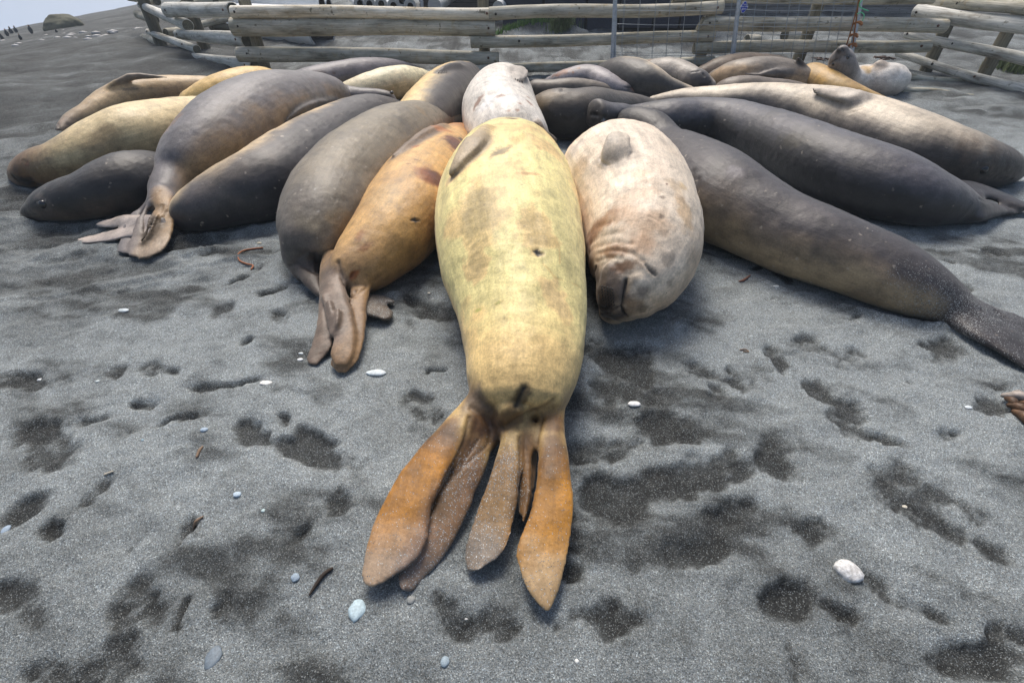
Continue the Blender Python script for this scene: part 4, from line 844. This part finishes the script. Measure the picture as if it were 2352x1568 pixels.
def post(fence, u, v, Y, h, r, lean=(0, 0), mat=None):
    b = aty(u, v, Y); b[2] = -.2 if b[0] > -6.5 else b[2]-.2
    return log('post', b, b+np.array([lean[0]*h, lean[1]*h, h+.2]), r, r*.95, mat or W_DARK, fence, rings=8)

def pebble(u, v, w_px, h_px, c, label, hz=.45, name='pebble', cat='stone', seed=0, mat=None, rot=0, flat=False, group=None):
    p = at(u, v); p[2] = gz(p[0], p[1]); s = depth(p)/FPX; rx = w_px*s/2; ry = rx*max(.5, h_px/w_px*1.15)
    bm = bmesh.new(); bmesh.ops.create_icosphere(bm, subdivisions=3, radius=1)
    V = np.array([v_.co[:] for v_ in bm.verts]); F = [[q.index for q in f.verts] for f in bm.faces]; bm.free()
    nz = fbm(V, 1.1, 3, 900+seed); V = V*(1+.28*nz[:, None]) + .06*fbm(V, 5, 2, 33+seed)[:, None]*V
    if flat: V[:, 0] += .25*V[:, 1]
    rz = min(rx, ry)*hz; V = V*[rx, ry, rz]
    ca, sa = math.cos(rot), math.sin(rot); V = V @ np.array([[ca, sa, 0], [-sa, ca, 0], [0, 0, 1]])
    m = mat or simple('stone_%d' % seed, tuple(lin(c)*.9), .55, 60/max(.2, rx*20), .3, .002)
    o = meshobj(name, V, F, m, None, True, (p[0], p[1], p[2]+rz*.35)); tag(o, label, cat, group); return o

def build_place():
    # ---- log fence runs
    f1 = empty('log_fence', aty(830, 150, 7.3)); f1.location.z = 0
    tag(f1, 'straight fence run of thick logs with a pale peeled top rail, below the white pipes', 'fence', 'log fence round the seals')
    rail(f1, 'A', 893, 98, 3030, 112, (51, 46), 7.2, W_PALE, (.02, .98), bend=.12)
    rail(f1, 'A', 897, 216, 3055, 233, (72, 62), 7.22, W_GREY, (.035, .975), bend=.1)
    rail(f1, 'A', 945, 440, 3085, 478, (60, 55), 7.2, W_GREY, (.045, .96), bend=.1)
    post(f1, 637*.94+14, 167, 7.42, .78, .075, (-.05, 0)); post(f1, 1114, 150, 7.42, .86, .072)
    f2 = empty('log_fence', aty(1380, 150, 7.2)); f2.location.z = 0
    tag(f2, 'fence run of slim lichen-spotted logs before the navy shed', 'fence', 'log fence round the seals')
    rail(f2, 'C', 716, 104, 2395, 55, (46, 44), (7.2, 7.2), W_GREY, (.03, .97), bend=.2)
    rail(f2, 'C', 585, 305, 2330, 262, (42, 40), (7.2, 7.2), W_GREY, (.2, .97), bend=.1)
    rail(f2, 'C', 600, 505, 2330, 440, (34, 34), (7.15, 7.2), W_GREY, (), bend=.1)
    post(f2, 1600, 160, 7.4, .86, .07, (.06, 0))
    f3 = empty('log_fence', aty(1870, 130, 7.2)); f3.location.z = 0
    tag(f3, 'fence run of grey logs behind the wire mesh panels, one leaning post', 'fence', 'log fence round the seals')
    rail(f3, 'D', -30, -12, 1740, -6, (32, 36), 7.3, W_GREY, (), bend=.1)
    rail(f3, 'D', 165, 156, 1825, 176, (46, 46), 7.2, W_GREY, (.03, .95), bend=.1, cut=.5)
    rail(f3, 'D', 120, 322, 1715, 312, (38, 40), 7.2, W_GREY, (.95,), bend=.15)
    post(f3, 1826, 150, 7.5, .95, .075, (.05, -.05)); post(f3, 2140, 130, 7.55, .9, .075, (.03, 0))
    f4 = empty('log_fence', aty(2300, 160, 6.6)); f4.location.z = 0
    tag(f4, 'fence run of bleached rust-spotted logs with its lowest log sunk in sand, beyond the driftwood', 'fence', 'log fence round the seals')
    rail(f4, 'D', 1735, 12, 2480, 66, (36, 46), (7.7, 6.35), W_GREY, (.3,), bend=.1)
    rail(f4, 'D', 1618, 84, 2480, 190, (46, 58), (7.75, 6.3), W_WHITE, (.05,), bend=.1)
    rail(f4, 'D', 1556, 228, 2480, 432, (27, 42), (7.75, 6.25), W_WHITE, (.03, .4), bend=.15)
    rail(f4, 'D', 1490, 362, 2480, 655, (24, 38), (7.85, 6.1), W_WHITE, (.3, .6), bend=.2)
    post(f4, 2262, 162, 6.9, .9, .075, (.06, 0)); post(f4, 2440, 190, 6.4, .85, .075)
    f5 = empty('log_fence', aty(470, 150, 8.2)); f5.location.z = 0
    tag(f5, 'staggered fence run of whitish logs turning away towards the sea', 'fence', 'log fence round the seals')
    rail(f5, 'A', 372, 84, 905, 82, (59, 59), (8.6, 7.45), W_WHITE, (.07, .95), bend=.03)
    rail(f5, 'A', 450, 282, 1030, 334, (36, 68), (8.6, 7.45), W_WHITE, (.06, .93), bend=.03)
    rail(f5, 'A', 530, 462, 1095, 548, (33, 59), (8.6, 7.45), W_WHITE, (.06, .93), bend=.03)
    rail(f5, 'A', 142, 40, 535, 212, (28, 51), (9.6, 8.5), W_WHITE, (.05, .7), bend=.03)
    rail(f5, 'A', 205, 262, 608, 408, (23, 37), (9.6, 8.5), W_WHITE, (.05, .8), bend=.03)
    rail(f5, 'A', 240, 398, 740, 590, (20, 40), (9.6, 8.3), W_WHITE, (), bend=.03)
    rail(f5, 'A', 40, -20, 280, 12, (26, 33), (11, 9.6), W_GREY, ())
    rail(f5, 'A', 120, 120, 255, 158, (31, 44), (10.6, 9.7), W_GREY, ())
    rail(f5, 'A', 170, 310, 290, 342, (28, 40), (10.4, 9.7), W_GREY, ())
    rail(f5, 'A', 350, 270, 480, 255, (33, 30), (9.6, 9.9), W_GREY, ())
    post(f5, 376, 114, 9.5, .9, .085, (-.05, 0)); post(f5, 478, 128, 8.75, .85, .085, (-.06, 0))
    f6 = empty('log_fence', aty(520, 60, 9.6)); f6.location.z = 0
    tag(f6, 'short mossy fence run of yellowish rails seen through the whitish logs', 'fence', 'log fence round the seals')
    rail(f6, 'A', 480, 36, 900, -22, (24, 24), (9.4, 10.2), W_GREY, ())
    rail(f6, 'A', 600, 215, 900, 140, (28, 26), (9.3, 10.0), W_GREY, ())
    rail(f6, 'A', 720, 220, 860, 225, (30, 30), (9.6, 9.9), W_DARK, ())
    post(f6, 515, 75, 9.9, .9, .085, (-.04, 0))
    # ---- wire mesh panels on steel poles
    WIRE = simple('steel_wire', (.28, .32, .36), .5, metal=.5)
    def panel(pa, pb, hv, nvert, label, extra):
        """pa, pb: (u_bottom, v_bottom, u_top) pole feet; hv: rail heights in metres"""
        A0 = aty(pa[0], pa[1], 7.04); A0[2] = -.05; B0 = aty(pb[0], pb[1], 7.04); B0[2] = -.05
        A1 = aty(pa[2], -20, 7.04); B1 = aty(pb[2], -20, 7.04)
        r = empty('wire_mesh_panel', (A0+B0)/2); tag(r, label, 'wire fence', 'wire mesh panels in front of the logs')
        for (q0, q1) in ((A0, A1), (B0, B1))[:extra]:
            d = q1-q0; q2 = q0+d*1.15
            log('pole', q0, q2, .020, .020, METAL, r, seg=10, rings=4, wob=0)
            log('pole', q0+[.045, .02, 0], q2+[.012, .02, 0], .013, .013, METAL, r, seg=10, rings=4, wob=0)
        V, F = [], []
        def wire(p, q, sag=0):
            n = 7; pts = np.array([p+(q-p)*t + [0, 0, -sag*math.sin(math.pi*t)] + RNG.normal(0, .003, 3) for t in np.linspace(0, 1, n)])
            tv, tf = loft(pts, np.full(n, .0022), 1, 4, 2, 1); o_ = sum(len(x) for x in V); V.append(tv); F.extend([[i+o_ for i in f] for f in tf])
        def pt(s, h): 
            a = A0+(A1-A0)*(h/(A1[2]-A0[2])); b = B0+(B1-B0)*(h/(B1[2]-B0[2])); return a+(b-a)*s
        for h in hv: wire(pt(0, h), pt(1, h), .012)
        for i in range(nvert):
            s = (i+.6)/nvert + random.uniform(-.006, .006)
            wire(pt(s, .02), pt(s+.004, .98)); wire(pt(s+.018, .02)+[0, .05, 0], pt(s+.013, .98)+[0, .05, 0])
        o = meshobj('wire_mesh', np.vstack(V), F, WIRE, r); o['kind'] = 'stuff'
        return r, A0, A1, B0, B1
    r1, A0, A1, B0, B1 = panel((1409, 135, 1413), (1688, 124, 1700), [.06, .16, .30, .33, .5, .62, .76, .9], 8, 'wire mesh panel with a doubled bright steel pole, before the slim spotted logs', 1)
    r2, C0, C1, D0, D1 = panel((1688, 124, 1700), (1962, 130, 1982), [.05, .14, .2, .32, .46, .52, .6, .64, .7, .76, .84, .92], 11, 'wire mesh panel between two leaning steel poles, rope tied on one', 2)
    # rope, ties and the small blue notice
    OR = simple('orange_rope', (.22, .09, .03), .9); GR = simple('green_twine', (.12, .5, .28), .7)
    ro = empty('rope', aty(1958, 100, 6.9)); tag(ro, 'frayed orange-brown rope hanging down the leaning pole', 'rope')
    tube('strand', [aty(*P('D', 1245, -5), 6.9), aty(*P('D', 1205, 130), 6.9), aty(*P('D', 1180, 220), 6.9), aty(*P('D', 1155, 300), 6.9)], .007, OR, ro)
    tube('strand', [aty(*P('D', 1235, -5), 6.88), aty(*P('D', 1222, 110), 6.88), aty(*P('D', 1208, 210), 6.88), aty(*P('D', 1195, 320), 6.88)], .008, OR, ro)
    for (x, y) in ((1232, 158), (1195, 305), (1203, 240)):
        c = aty(*P('D', x, y), 6.92); tv = [c+np.array([.042*math.cos(t), .042*math.sin(t), .012*math.sin(2*t)]) for t in np.linspace(0, 6.5, 14)]
        tube('knot', tv, .011, OR, ro)
    gt = empty('twine', aty(1985, 30, 6.86)); tag(gt, 'bright green twine knotted round the leaning pole', 'twine')
    tube('strand', [aty(*P('D', 1262, -5), 6.86), aty(*P('D', 1240, 30), 6.86), aty(*P('D', 1252, 55), 6.86), aty(*P('D', 1300, 75), 6.86)], .006, GR, gt)
    tube('strand', [aty(*P('D', 1228, 95), 6.86), aty(*P('D', 1252, 85), 6.86), aty(*P('D', 1272, 105), 6.86), aty(*P('D', 1262, 140), 6.86)], .006, GR, gt)
    SB = simple('sign_blue', (.03, .06, .45), .4); SW = simple('sign_white', (.8, .85, .9), .4)
    c = aty(1709, 17, 6.88); s = depth(c)/FPX; hw, hh_ = 8.6*s, 11.5*s
    sg = empty('notice', c); tag(sg, 'small blue diamond notice with white lettering, wired to a steel pole', 'sign')
    def diamond(nm, k_, th, y, m):
        pts = [(-1, .12), (-1, -.12), (-.22, -1), (.22, -1), (1, -.12), (1, .12), (.22, 1), (-.22, 1)]
        V = [c+np.array([a*hw*k_, y-th, b*hh_*k_]) for a, b in pts]+[c+np.array([a*hw*k_, y, b*hh_*k_]) for a, b in pts]
        F = [tuple(range(8)), tuple(reversed(range(8, 16)))]+[(i, i+8, (i+1) % 8+8, (i+1) % 8) for i in range(8)]
        return meshobj(nm, V, F, m, sg, False)
    diamond('rim', 1.0, .003, .004, SW); diamond('plate', .92, .003, .0005, SB)
    for (txt, z, size) in (('Please', .5, .42), ('Shut the', .1, .62), ('gate', -.3, .62)):
        cu = bpy.data.curves.new('t', 'FONT'); cu.body = txt; cu.size = size*hh_*.75; cu.align_x = 'CENTER'; cu.extrude = .0005
        to = bpy.data.objects.new('t', cu); COL.objects.link(to); dg = bpy.context.evaluated_depsgraph_get()
        me = bpy.data.meshes.new_from_object(to.evaluated_get(dg)); bpy.data.objects.remove(to)
        lo = bpy.data.objects.new('lettering', me); COL.objects.link(lo); me.materials.append(SW)
        lo.rotation_euler = (math.pi/2, 0, 0); lo.location = c+np.array([0, -.0042, z*hh_-.1*hh_]); child(lo, sg)
    # ---- navy shed, boarded huts
    NAVY = simple('navy_cladding', (.022, .028, .05), .55, 40, .3, .004); DK = simple('shed_gap', (.006, .006, .008), .9)
    sh = empty('navy_shed', (1.7, 11.6, 0)); tag(sh, 'dark navy shed of tall flat panels behind the fence', 'shed')
    xl = aty(1152, 62, 11.0)[0]; xr = aty(1622, 70, 11.0)[0]
    boxm('wall', ((xl+xr)/2, 12.55, 1.05), (xr-xl-.05, 2.9, 2.5), DK, sh)
    seams = [1152, 1247, 1345, 1420, 1500, 1560, 1622]
    for i in range(6):
        a = aty(seams[i], 65, 11.0)[0]; b = aty(seams[i+1], 65, 11.0)[0]
        boxm('panel', ((a+b)/2, 11.05 + .02*(i % 2), 1.16 - .05*(i in (1, 2))), (b-a-.05, .07, 2.25), NAVY, sh, .01)
    BR = wood_material('hut_boards', (.11, .095, .085), (.08, .07, .065), (.045, .04, .036))
    ht = empty('boarded_hut', (-1.4, 13.2, 0)); tag(ht, 'brown weatherboard hut beyond the white pipes', 'hut')
    xa, xb = aty(965, 10, 13)[0], aty(1150, 10, 13)[0]
    boxm('wall', ((xa+xb)/2, 14.1, 1.1), (xb-xa, 2, 2.4), DK, ht)
    for i in range(9): boxm('board', ((xa+xb)/2, 13.05, .12+i*.26), (xb-xa+.04, .05, .25), BR, ht, .012)
    for u in (1018, 968): boxm('corner_trim', (aty(u, 5, 12.9)[0], 12.96, 1.1), (.06, .06, 2.4), simple('white_trim', (.6, .62, .64), .6), ht)
    GW = wood_material('long_wall_boards', (.30, .28, .27), (.27, .25, .245), (.21, .195, .19))
    lw = empty('long_hut', (5, 14.6, 0)); tag(lw, 'long low hut with pale brown-grey lapped boards behind the mesh panels', 'hut')
    xa, xb = aty(1618, 30, 13.4)[0], aty(2118, 30, 13.4)[0]
    boxm('wall', ((xa+xb)/2, 14.9, 1.0), (xb-xa-.02, 2.5, 2.3), DK, lw)
    for i in range(16): boxm('board', ((xa+xb)/2, 13.6, .06+i*.14), (xb-xa, .05, .134), GW, lw, .01)
    # ---- white pipes
    PW = simple('white_pipe', (.66, .68, .7), .5, 6, .12); PB = simple('pipe_bore', (.035, .03, .03), .9); PG = simple('pipe_cut_face', (.38, .38, .38), .8)
    def pipe(u, v, Y, r, dirv, L, label, wall=.5, group='white pipes stacked behind the fence'):
        c_ = aty(u, v, Y); d = np.array(dirv, float); d /= np.linalg.norm(d)
        root = empty('pipe', c_); tag(root, label, 'pipe', group)
        seg = 24; a = np.linspace(0, 2*math.pi, seg, endpoint=False); s1 = np.cross(d, [0, 0, 1]); s1 /= np.linalg.norm(s1); s2 = np.cross(s1, d)
        ring = lambda t, rr: [c_+d*t+rr*(math.cos(q)*s1+math.sin(q)*s2) for q in a]
        V = ring(0, r)+ring(L, r); F = [(i, (i+1) % seg, seg+(i+1) % seg, seg+i) for i in range(seg)]+[tuple(range(seg, 2*seg))]
        meshobj('shell', V, F, PW, root)
        V = ring(0, r*.995)+ring(0, r*wall); F = [(i, (i+1) % seg, seg+(i+1) % seg, seg+i) for i in range(seg)]; meshobj('rim', V, F, PG, root, False)
        V = ring(0, r*wall)+ring(.35, r*wall); F = [(i, (i+1) % seg, seg+(i+1) % seg, seg+i) for i in range(seg)]+[tuple(range(seg, 2*seg))]; meshobj('bore', V, F, PB, root)
        return root
    LB = 'white pipe with thick foam wall, its cut end facing the seals, in the stack'
    for (x, y) in ((1390, 40), (1490, 45), (1615, 45), (1745, 62), (1925, 68), (1835, 10)):
        u = 526.8+x*.216; v = y*.216
        pipe(u, v, 10.6, .105, (-.35, 1, .02), 2.4, LB)
    pipe(526.8+985*.216, 40*.216, 10.2, .10, (-1, .25, .0), 1.6, 'long white pipe lying crosswise in front of the stacked pipe ends', .85)
    pipe(526.8+1060*.216, 50*.216, 10.7, .09, (-1, .3, .0), 2.2, 'long white pipe lying crosswise behind another, its bore just visible', .8)
    pipe(526.8+720*.216, 30*.216, 11.4, .12, (-1, .25, .0), 1.4, 'thick white pipe farthest behind the crosswise ones', .85)
    pipe(526.8+2180*.216, 60*.216, 10.9, .12, (.1, 1, .02), 1.6, 'single white pipe end by the boarded hut', .0)
    pipe(1144, 18, 10.8, .10, (.2, 1, .02), 1.0, 'white pipe half hidden behind the navy shed corner', .0)
    pipe(738, 66, 9.6, .30, (-1, .55, -.02), 2.3, 'wide grey-white culvert pipe lying on the sand behind the thick logs', .9)
    # ---- grass on the dune
    GM = simple('dune_grass', (.10, .19, .035), .6, 8, .5); GM2 = simple('tussock_grass', (.13, .17, .06), .6, 8, .5)
    def grass(u, v, Y, wx, wy, h, n, mat, label, spread=.5):
        c_ = aty(u, v, Y); V, F = [], []
        gx = c_[0]+RNG.normal(0, wx*.5, n); gy = c_[1]+RNG.normal(0, wy*.5, n); gzz = gzv(gx, gy)-.01
        for i in range(n):
            x, y, z = gx[i], gy[i], gzz[i]; hh2 = h*RNG.uniform(.5, 1.15); an = RNG.uniform(0, 6.28)
            dx, dy = math.cos(an), math.sin(an); b = spread*RNG.uniform(.2, 1)*hh2; w2 = RNG.uniform(.003, .006); k_ = len(V)
            px, py = -dy*w2, dx*w2
            V += [(x-px, y-py, z), (x+px, y+py, z), (x+dx*b*.35+px*.8, y+dy*b*.35+py*.8, z+hh2*.6), (x+dx*b*.35-px*.8, y+dy*b*.35-py*.8, z+hh2*.6), (x+dx*b, y+dy*b, z+hh2*(.95-.3*spread))]
            F += [(k_, k_+1, k_+2, k_+3), (k_+3, k_+2, k_+4)]
        root = empty('grass_tuft', (c_[0], c_[1], gz(c_[0], c_[1]))); tag(root, label, 'grass')
        o = meshobj('blades', V, F, mat, root); o['kind'] = 'stuff'
    grass(1215, 62, 10.45, .62, .25, .13, 700, GM, 'low bright green grass along the dune crest')
    grass(1160, 70, 10.35, .25, .2, .09, 200, GM, 'sparse green grass at the left foot of the dune')
    grass(1290, 78, 10.0, .17, .15, .30, 900, GM2, 'bushy olive tussock hanging over the dune end', .9)
    grass(2352, 112, 7.6, .22, .2, .26, 700, GM2, 'green tussock on the sand beyond the bleached logs', .8)
    # ---- driftwood and litter
    for (f, x0, y0, x1, y1, r, lb) in (('D', 1530, 520, 1950, 548, .045, 'bleached driftwood pole half buried, beside the head-raised seal'), ('D', 1520, 605, 2010, 648, .04, 'second bleached pole, sand covered, nearer the cream-backed seal')):
        a = at(*P(f, x0, y0), .02); b = at(*P(f, x1, y1), -.02)
        o = log('driftwood_pole', a, b, r, r*.6, W_GREY, None, bend=.3); tag(o, lb, 'driftwood')
    for (f, x0, y0, x1, y1, r, lb) in (('D', 430, 300, 535, 240, .03, 'short grey stick leaning behind the mesh panel'), ('D', 735, 240, 850, 232, .09, 'pale broken timber block lying behind the leaning post'), ('D', 480, 268, 560, 262, .06, 'dark weathered log stub behind the mesh panel')):
        a = aty(*P(f, x0, y0), 7.9); b = aty(*P(f, x1, y1), 8.0)
        o = log('timber', a, b, r, r*.8, W_WHITE if r > .07 else W_GREY, None, rings=6, wob=.2); tag(o, lb, 'timber')
    KEL = simple('dried_kelp', (.05, .022, .012), .6, 30, .5, .004)
    def kelp(u, v, L, n, label):
        c_ = at(u, v, .02); root = empty('kelp', (c_[0], c_[1], 0)); tag(root, label, 'kelp')
        for i in range(n):
            p = c_+[RNG.normal(0, L*.4), RNG.normal(0, .06), 0]; pts = [p+[RNG.normal(0, .02)+L*.4*t, RNG.normal(0, .03), .012+.02*RNG.random()] for t in np.linspace(-.6, .6, 5)]
            tube('frond', pts, [.004, .010, .012, .006], KEL, root, 6, 12)
    kelp(2030, 136, .30, 7, 'dark red-brown dried kelp strewn by the fence corner')
    kelp(1885, 140, .2, 5, 'dark kelp scrap behind the ochre-stained seal')
    # ---- stones and sticks on the near sand
    for i, (u, v, w_, h_, c_, lb, hz) in enumerate([
        (865, 857, 44, 17, (206,216,220), 'largest flat white pebble near the grey hind flippers', .4), (614, 887, 30, 9, (222,220,216), 'white shell fragment on open sand, pale and jagged', .3),
        (1457, 926, 30, 14, (236,236,232), 'bright white lumpy pebble right of the pale yellow seal', .6), (475, 997, 18, 11, (168,186,202), 'oval blue-grey pebble above the small brown twig', .6),
        (548, 1141, 17, 13, (180,198,212), 'round pale blue pebble on open sand', .6), (608, 1178, 9, 7, (186,206,206), 'tiny mint-white pebble near the pale blue one', .6),
        (680, 1328, 20, 17, (150,166,180), 'blue-grey pebble beside the dark curved stick', .5), (818, 1396, 38, 44, (176,196,204), 'large blue-white stone half sunk below the left flipper tip', .45),
        (944, 1376, 20, 16, (140,142,140), 'grey rounded pebble just under a flipper tip', .6), (1022, 1519, 20, 22, (150,166,176), 'blue-grey pebble alone below the flippers', .5),
        (80, 855, 15, 8, (210,214,216), 'small white pebble among the far left ripples', .5), (288, 719, 26, 11, (196,206,210), 'pale flat pebble left of the grey hind flippers', .4),
        (692, 832, 14, 7, (226,230,230), 'white cockle shell touching the grey hind flippers', .5), (693, 817, 11, 6, (214,222,224), 'small white shell above the cockle shell', .5),
        (2083, 1157, 11, 8, (206,200,184), 'cream pebble on dark sand above the pitted rock', .6), (4, 1208, 16, 24, (150,168,186), 'blue pebble at the sand edge beside the orange speck', .5),
        (598, 566, 10, 6, (206,196,170), 'tiny cream pebble beside the orange string', .6), (1325, 1515, 9, 9, (226,226,222), 'tiny white shell chip below the flippers', .5),
        (222, 872, 10, 6, (196,206,206), 'small pale pebble between dark dents', .5), (330, 1014, 7, 5, (150,176,190), 'tiny blue pebble near the twig', .6),
        (1070, 1415, 9, 6, (200,200,196), 'small whitish chip below the middle flippers', .5), (2222, 938, 16, 9, (206,214,218), 'pale blue flake near the brown kelp clump', .3),
        (1782, 660, 14, 6, (214,218,218), 'pale flat flake beside the sandy-tailed seal', .3), (985, 672, 7, 6, (220,214,200), 'tiny cream chip between the orange and yellow seals', .6),
        (1582, 633, 12, 10, (206,204,196), 'white crumb beside the white seal', .5)]):
        pebble(u, v, w_, h_, c_, lb, hz, seed=i)
    CR = simple('pitted_rock', (.66, .63, .58), .85, 90, .6, .006)
    pebble(1953, 1308, 62, 46, (220,214,204), 'large cream pitted rock lying alone on the sand', .55, 'rock', 'rock', 77, CR, -.4)
    pebble(485, 1507, 36, 40, (110,122,132), 'triangular slate-grey stone near the bottom sand', .3, 'stone', 'stone', 78, None, .5, True)
    STK = simple('dark_twig', (.035, .024, .018), .8, 60, .4); TW = simple('brown_twig', (.22, .15, .10), .8, 60, .4); ORS = simple('orange_kelp_string', (.30, .10, .035), .6)
    def stick(pts, r, m, label, name='stick', cat='stick', z=.008):
        pp = []
        for (u, v) in pts:
            q = at(u, v); q[2] = gz(q[0], q[1])+z; pp.append(q)
        o = tube(name, pp, r, m, None, 8, 20); tag(o, label, cat)
    stick([(763, 1308), (745, 1322), (728, 1342), (712, 1366)], [.0045, .006, .0055, .003], STK, 'dark curved stick beside a blue-grey pebble', z=.006)
    stick([(470, 1034), (463, 1043), (457, 1056)], [.003, .006, .004], TW, 'short brown twig below the oval pebble', z=.004)
    stick([(468, 1190), (452, 1200), (440, 1206)], [.003, .005, .003], TW, 'short tan twig above a furrow', z=.004)
    stick([(262, 1087), (243, 1091)], [.003, .004], simple('pale_twig', (.5, .45, .36), .8), 'tiny pale straw left of the twigs', z=.004)
    stick([(1722, 636), (1708, 642), (1698, 644)], [.003, .006, .003], simple('red_twig', (.2, .09, .06), .8), 'red-brown twig by the sandy-tailed seal', z=.005)
    stick([(606, 579), (585, 580), (565, 586), (552, 596), (553, 606), (568, 610), (582, 612), (578, 620)], .0045, ORS, 'curled orange kelp string on the sand', 'kelp_string', 'kelp', z=.005)
    stick([(1700, 803), (1712, 801), (1720, 806), (1708, 806)], .0025, TW, 'thin brown stalk loop right of the face', z=.004)
    # brown kelp clump at the right edge
    KB = simple('brown_kelp', (.10, .055, .03), .55, 40, .6, .006); KG = simple('sandy_kelp', (.3, .26, .23), .7, 40, .5, .006)
    kc = empty('kelp_clump', at(2338, 935)); tag(kc, 'clump of rubbery brown and grey kelp on the sand', 'kelp')
    for i, (u0, v0, u1, v1, r, m) in enumerate([(2306, 908, 2372, 925, .020, KG), (2312, 915, 2330, 940, .016, KB), (2318, 930, 2360, 955, .018, KB), (2330, 945, 2372, 985, .020, KB), (2318, 906, 2350, 912, .014, KG), (2345, 925, 2390, 950, .02, KB)]):
        p0 = at(u0, v0, .02); p1 = at(u1, v1, .015); mid_ = (p0+p1)/2+[0, 0, .015]
        tube('frond', [p0, mid_, p1], [r*.5, r, r*.6], m, kc, 8, 10)
    # ---- far beach: penguins, stack, sea
    def hit(u, v):
        d = ray(u, v); t = 4.0
        while t < 90:
            p = CAMP+d*t
            if p[2] < max(base_z(np.array([p[0]]), np.array([p[1]]))[0], -3.1): return p
            t += .1
        return CAMP+d*60
    PGB = simple('penguin_back', (.03, .035, .045), .7); PGW = simple('penguin_belly', (.75, .75, .72), .7); PGO = simple('penguin_bill', (.5, .2, .04), .6)
    for i, (u, v, hp) in enumerate([(20, 86, 17), (30, 82, 18), (40, 78, 16), (74, 78, 18), (50, 94, 14), (8, 94, 15), (132, 78, 10)]):
        p = hit(u, v); hgt = hp*depth(p)/FPX; r_ = empty('penguin', p); tag(r_, 'small distant penguin standing on the misty shore', 'penguin', 'penguins on the shore')
        zz = np.array([0, .12, .35, .6, .74, .84, .95]); rr = np.array([.10, .17, .19, .16, .09, .10, .06])*hgt
        V, F = loft(np.stack([p[0]+zz*0+.03*hgt*zz, p[1]+zz*0, p[2]+zz*hgt], 1), rr, 1, 14, 2, 3); me_o = meshobj('body', V, F, PGB, r_)
        me_o.data.materials.append(PGW)
        for pl in me_o.data.polygons:
            if pl.normal.y < -.2 and pl.center.z < p[2]+.72*hgt: pl.material_index = 1
        V, F = loft(np.array([p+[.05*hgt, -.08*hgt, .9*hgt], p+[.10*hgt, -.17*hgt, .91*hgt], p+[.13*hgt, -.25*hgt, .90*hgt]]), np.array([.03, .022, .01])*hgt, 1, 6, 2, 2); meshobj('bill', V, F, PGO, r_)
        for s_ in (-1, 1):
            V, F = loft(np.array([p+[s_*.17*hgt, 0, .66*hgt], p+[s_*.24*hgt, 0, .45*hgt], p+[s_*.26*hgt, .02*hgt, .26*hgt]]), np.array([.05, .045, .02])*hgt, 1, 6, 2, 2); meshobj('flipper', V, F, PGB, r_)
    p = hit(150, 66); RK = simple('stack_rock', (.10, .10, .07), .9, 1.2, .5, .05)
    bm = bmesh.new(); bmesh.ops.create_icosphere(bm, subdivisions=5, radius=1); V = np.array([v_.co[:] for v_ in bm.verts]); F = [[q.index for q in f.verts] for f in bm.faces]; bm.free()
    V = V*(1+.22*fbm(V, 1.6, 4, 5)[:, None]); sx = 46*depth(p)/FPX; V = V*[sx, sx*.8, sx*.62]
    tag(meshobj('sea_stack', V, F, RK, None, True, p), 'low rounded rock stack fading into the sea mist', 'rock')
    V, F = [], []
    for i in range(34):
        u = RNG.uniform(0, 330); v = 100-.10*u+RNG.normal(0, 7); p = hit(u, v)
        bm = bmesh.new(); bmesh.ops.create_icosphere(bm, subdivisions=1, radius=1); k_ = len(V); s_ = RNG.uniform(.03, .08)
        V += [tuple(p+np.array(v_.co)*[s_*1.6, s_, s_*.5]) for v_ in bm.verts]; F += [[q.index+k_ for q in f.verts] for f in bm.faces]; bm.free()
    tag(meshobj('beach_stones', V, F, simple('pale_beach_stone', (.5, .48, .46), .7, 3, .3)), 'scatter of pale stones along the misty shoreline', 'stones', None, 'stuff')
    SEA, n, b = newmat('sea_water'); b.inputs['Base Color'].default_value = (.30, .38, .52, 1); b.inputs['Roughness'].default_value = .3  # pale blue base colour stands in for mist over the water
    tc = N(n, 'ShaderNodeTexCoord'); nn = noise(n, .6, 3, .5, tc.outputs['Object']); n.links.new(bump(n, nn.outputs[0], .2, .05), b.inputs['Normal'])
    o = meshobj('sea', [(-300, -60, -3.05), (300, -60, -3.05), (300, 400, -3.05), (-300, 400, -3.05)], [(0, 1, 2, 3)], SEA); o['kind'] = 'structure'
    # ---- sea mist
    hz = bpy.data.materials.new('haze'); hz.use_nodes = True; n = hz.node_tree; n.nodes.clear()
    out = n.nodes.new('ShaderNodeOutputMaterial'); pv = n.nodes.new('ShaderNodeVolumePrincipled'); pv.inputs['Color'].default_value = (.78, .88, 1, 1)
    pv.inputs['Density'].default_value = HAZE; pv.inputs['Anisotropy'].default_value = .2
    n.links.new(pv.outputs[0], out.inputs['Volume'])
    x0, x1, y0, y1, z0, z1 = -320, 320, -80, 420, -48, 2.9
    V = [(x, y, z) for x in (x0, x1) for y in (y0, y1) for z in (z0, z1)]
    o = meshobj('haze', V, [(0, 1, 3, 2), (4, 6, 7, 5), (0, 4, 5, 1), (2, 3, 7, 6), (0, 2, 6, 4), (1, 5, 7, 3)], hz, None, False); o['kind'] = 'stuff'
HAZE = .0032

# press the sand under each seal, lay the ground, then the place, then the seals
for sp in SEALS:
    st_ = [P(s[0], *s[1:5]) + tuple(s[5:]) if isinstance(s[0], str) else s for s in sp['st']]
    for s_ in fit(st_, sp.get('k', .86), sp.get('z0', -.012)):
        if s_[2]*sp.get('k', .86) - s_[3]*sp.get('k', .86) < .05: SEAL_FOOT.append((s_[0], s_[1], s_[3]))
build_ground()
build_place()
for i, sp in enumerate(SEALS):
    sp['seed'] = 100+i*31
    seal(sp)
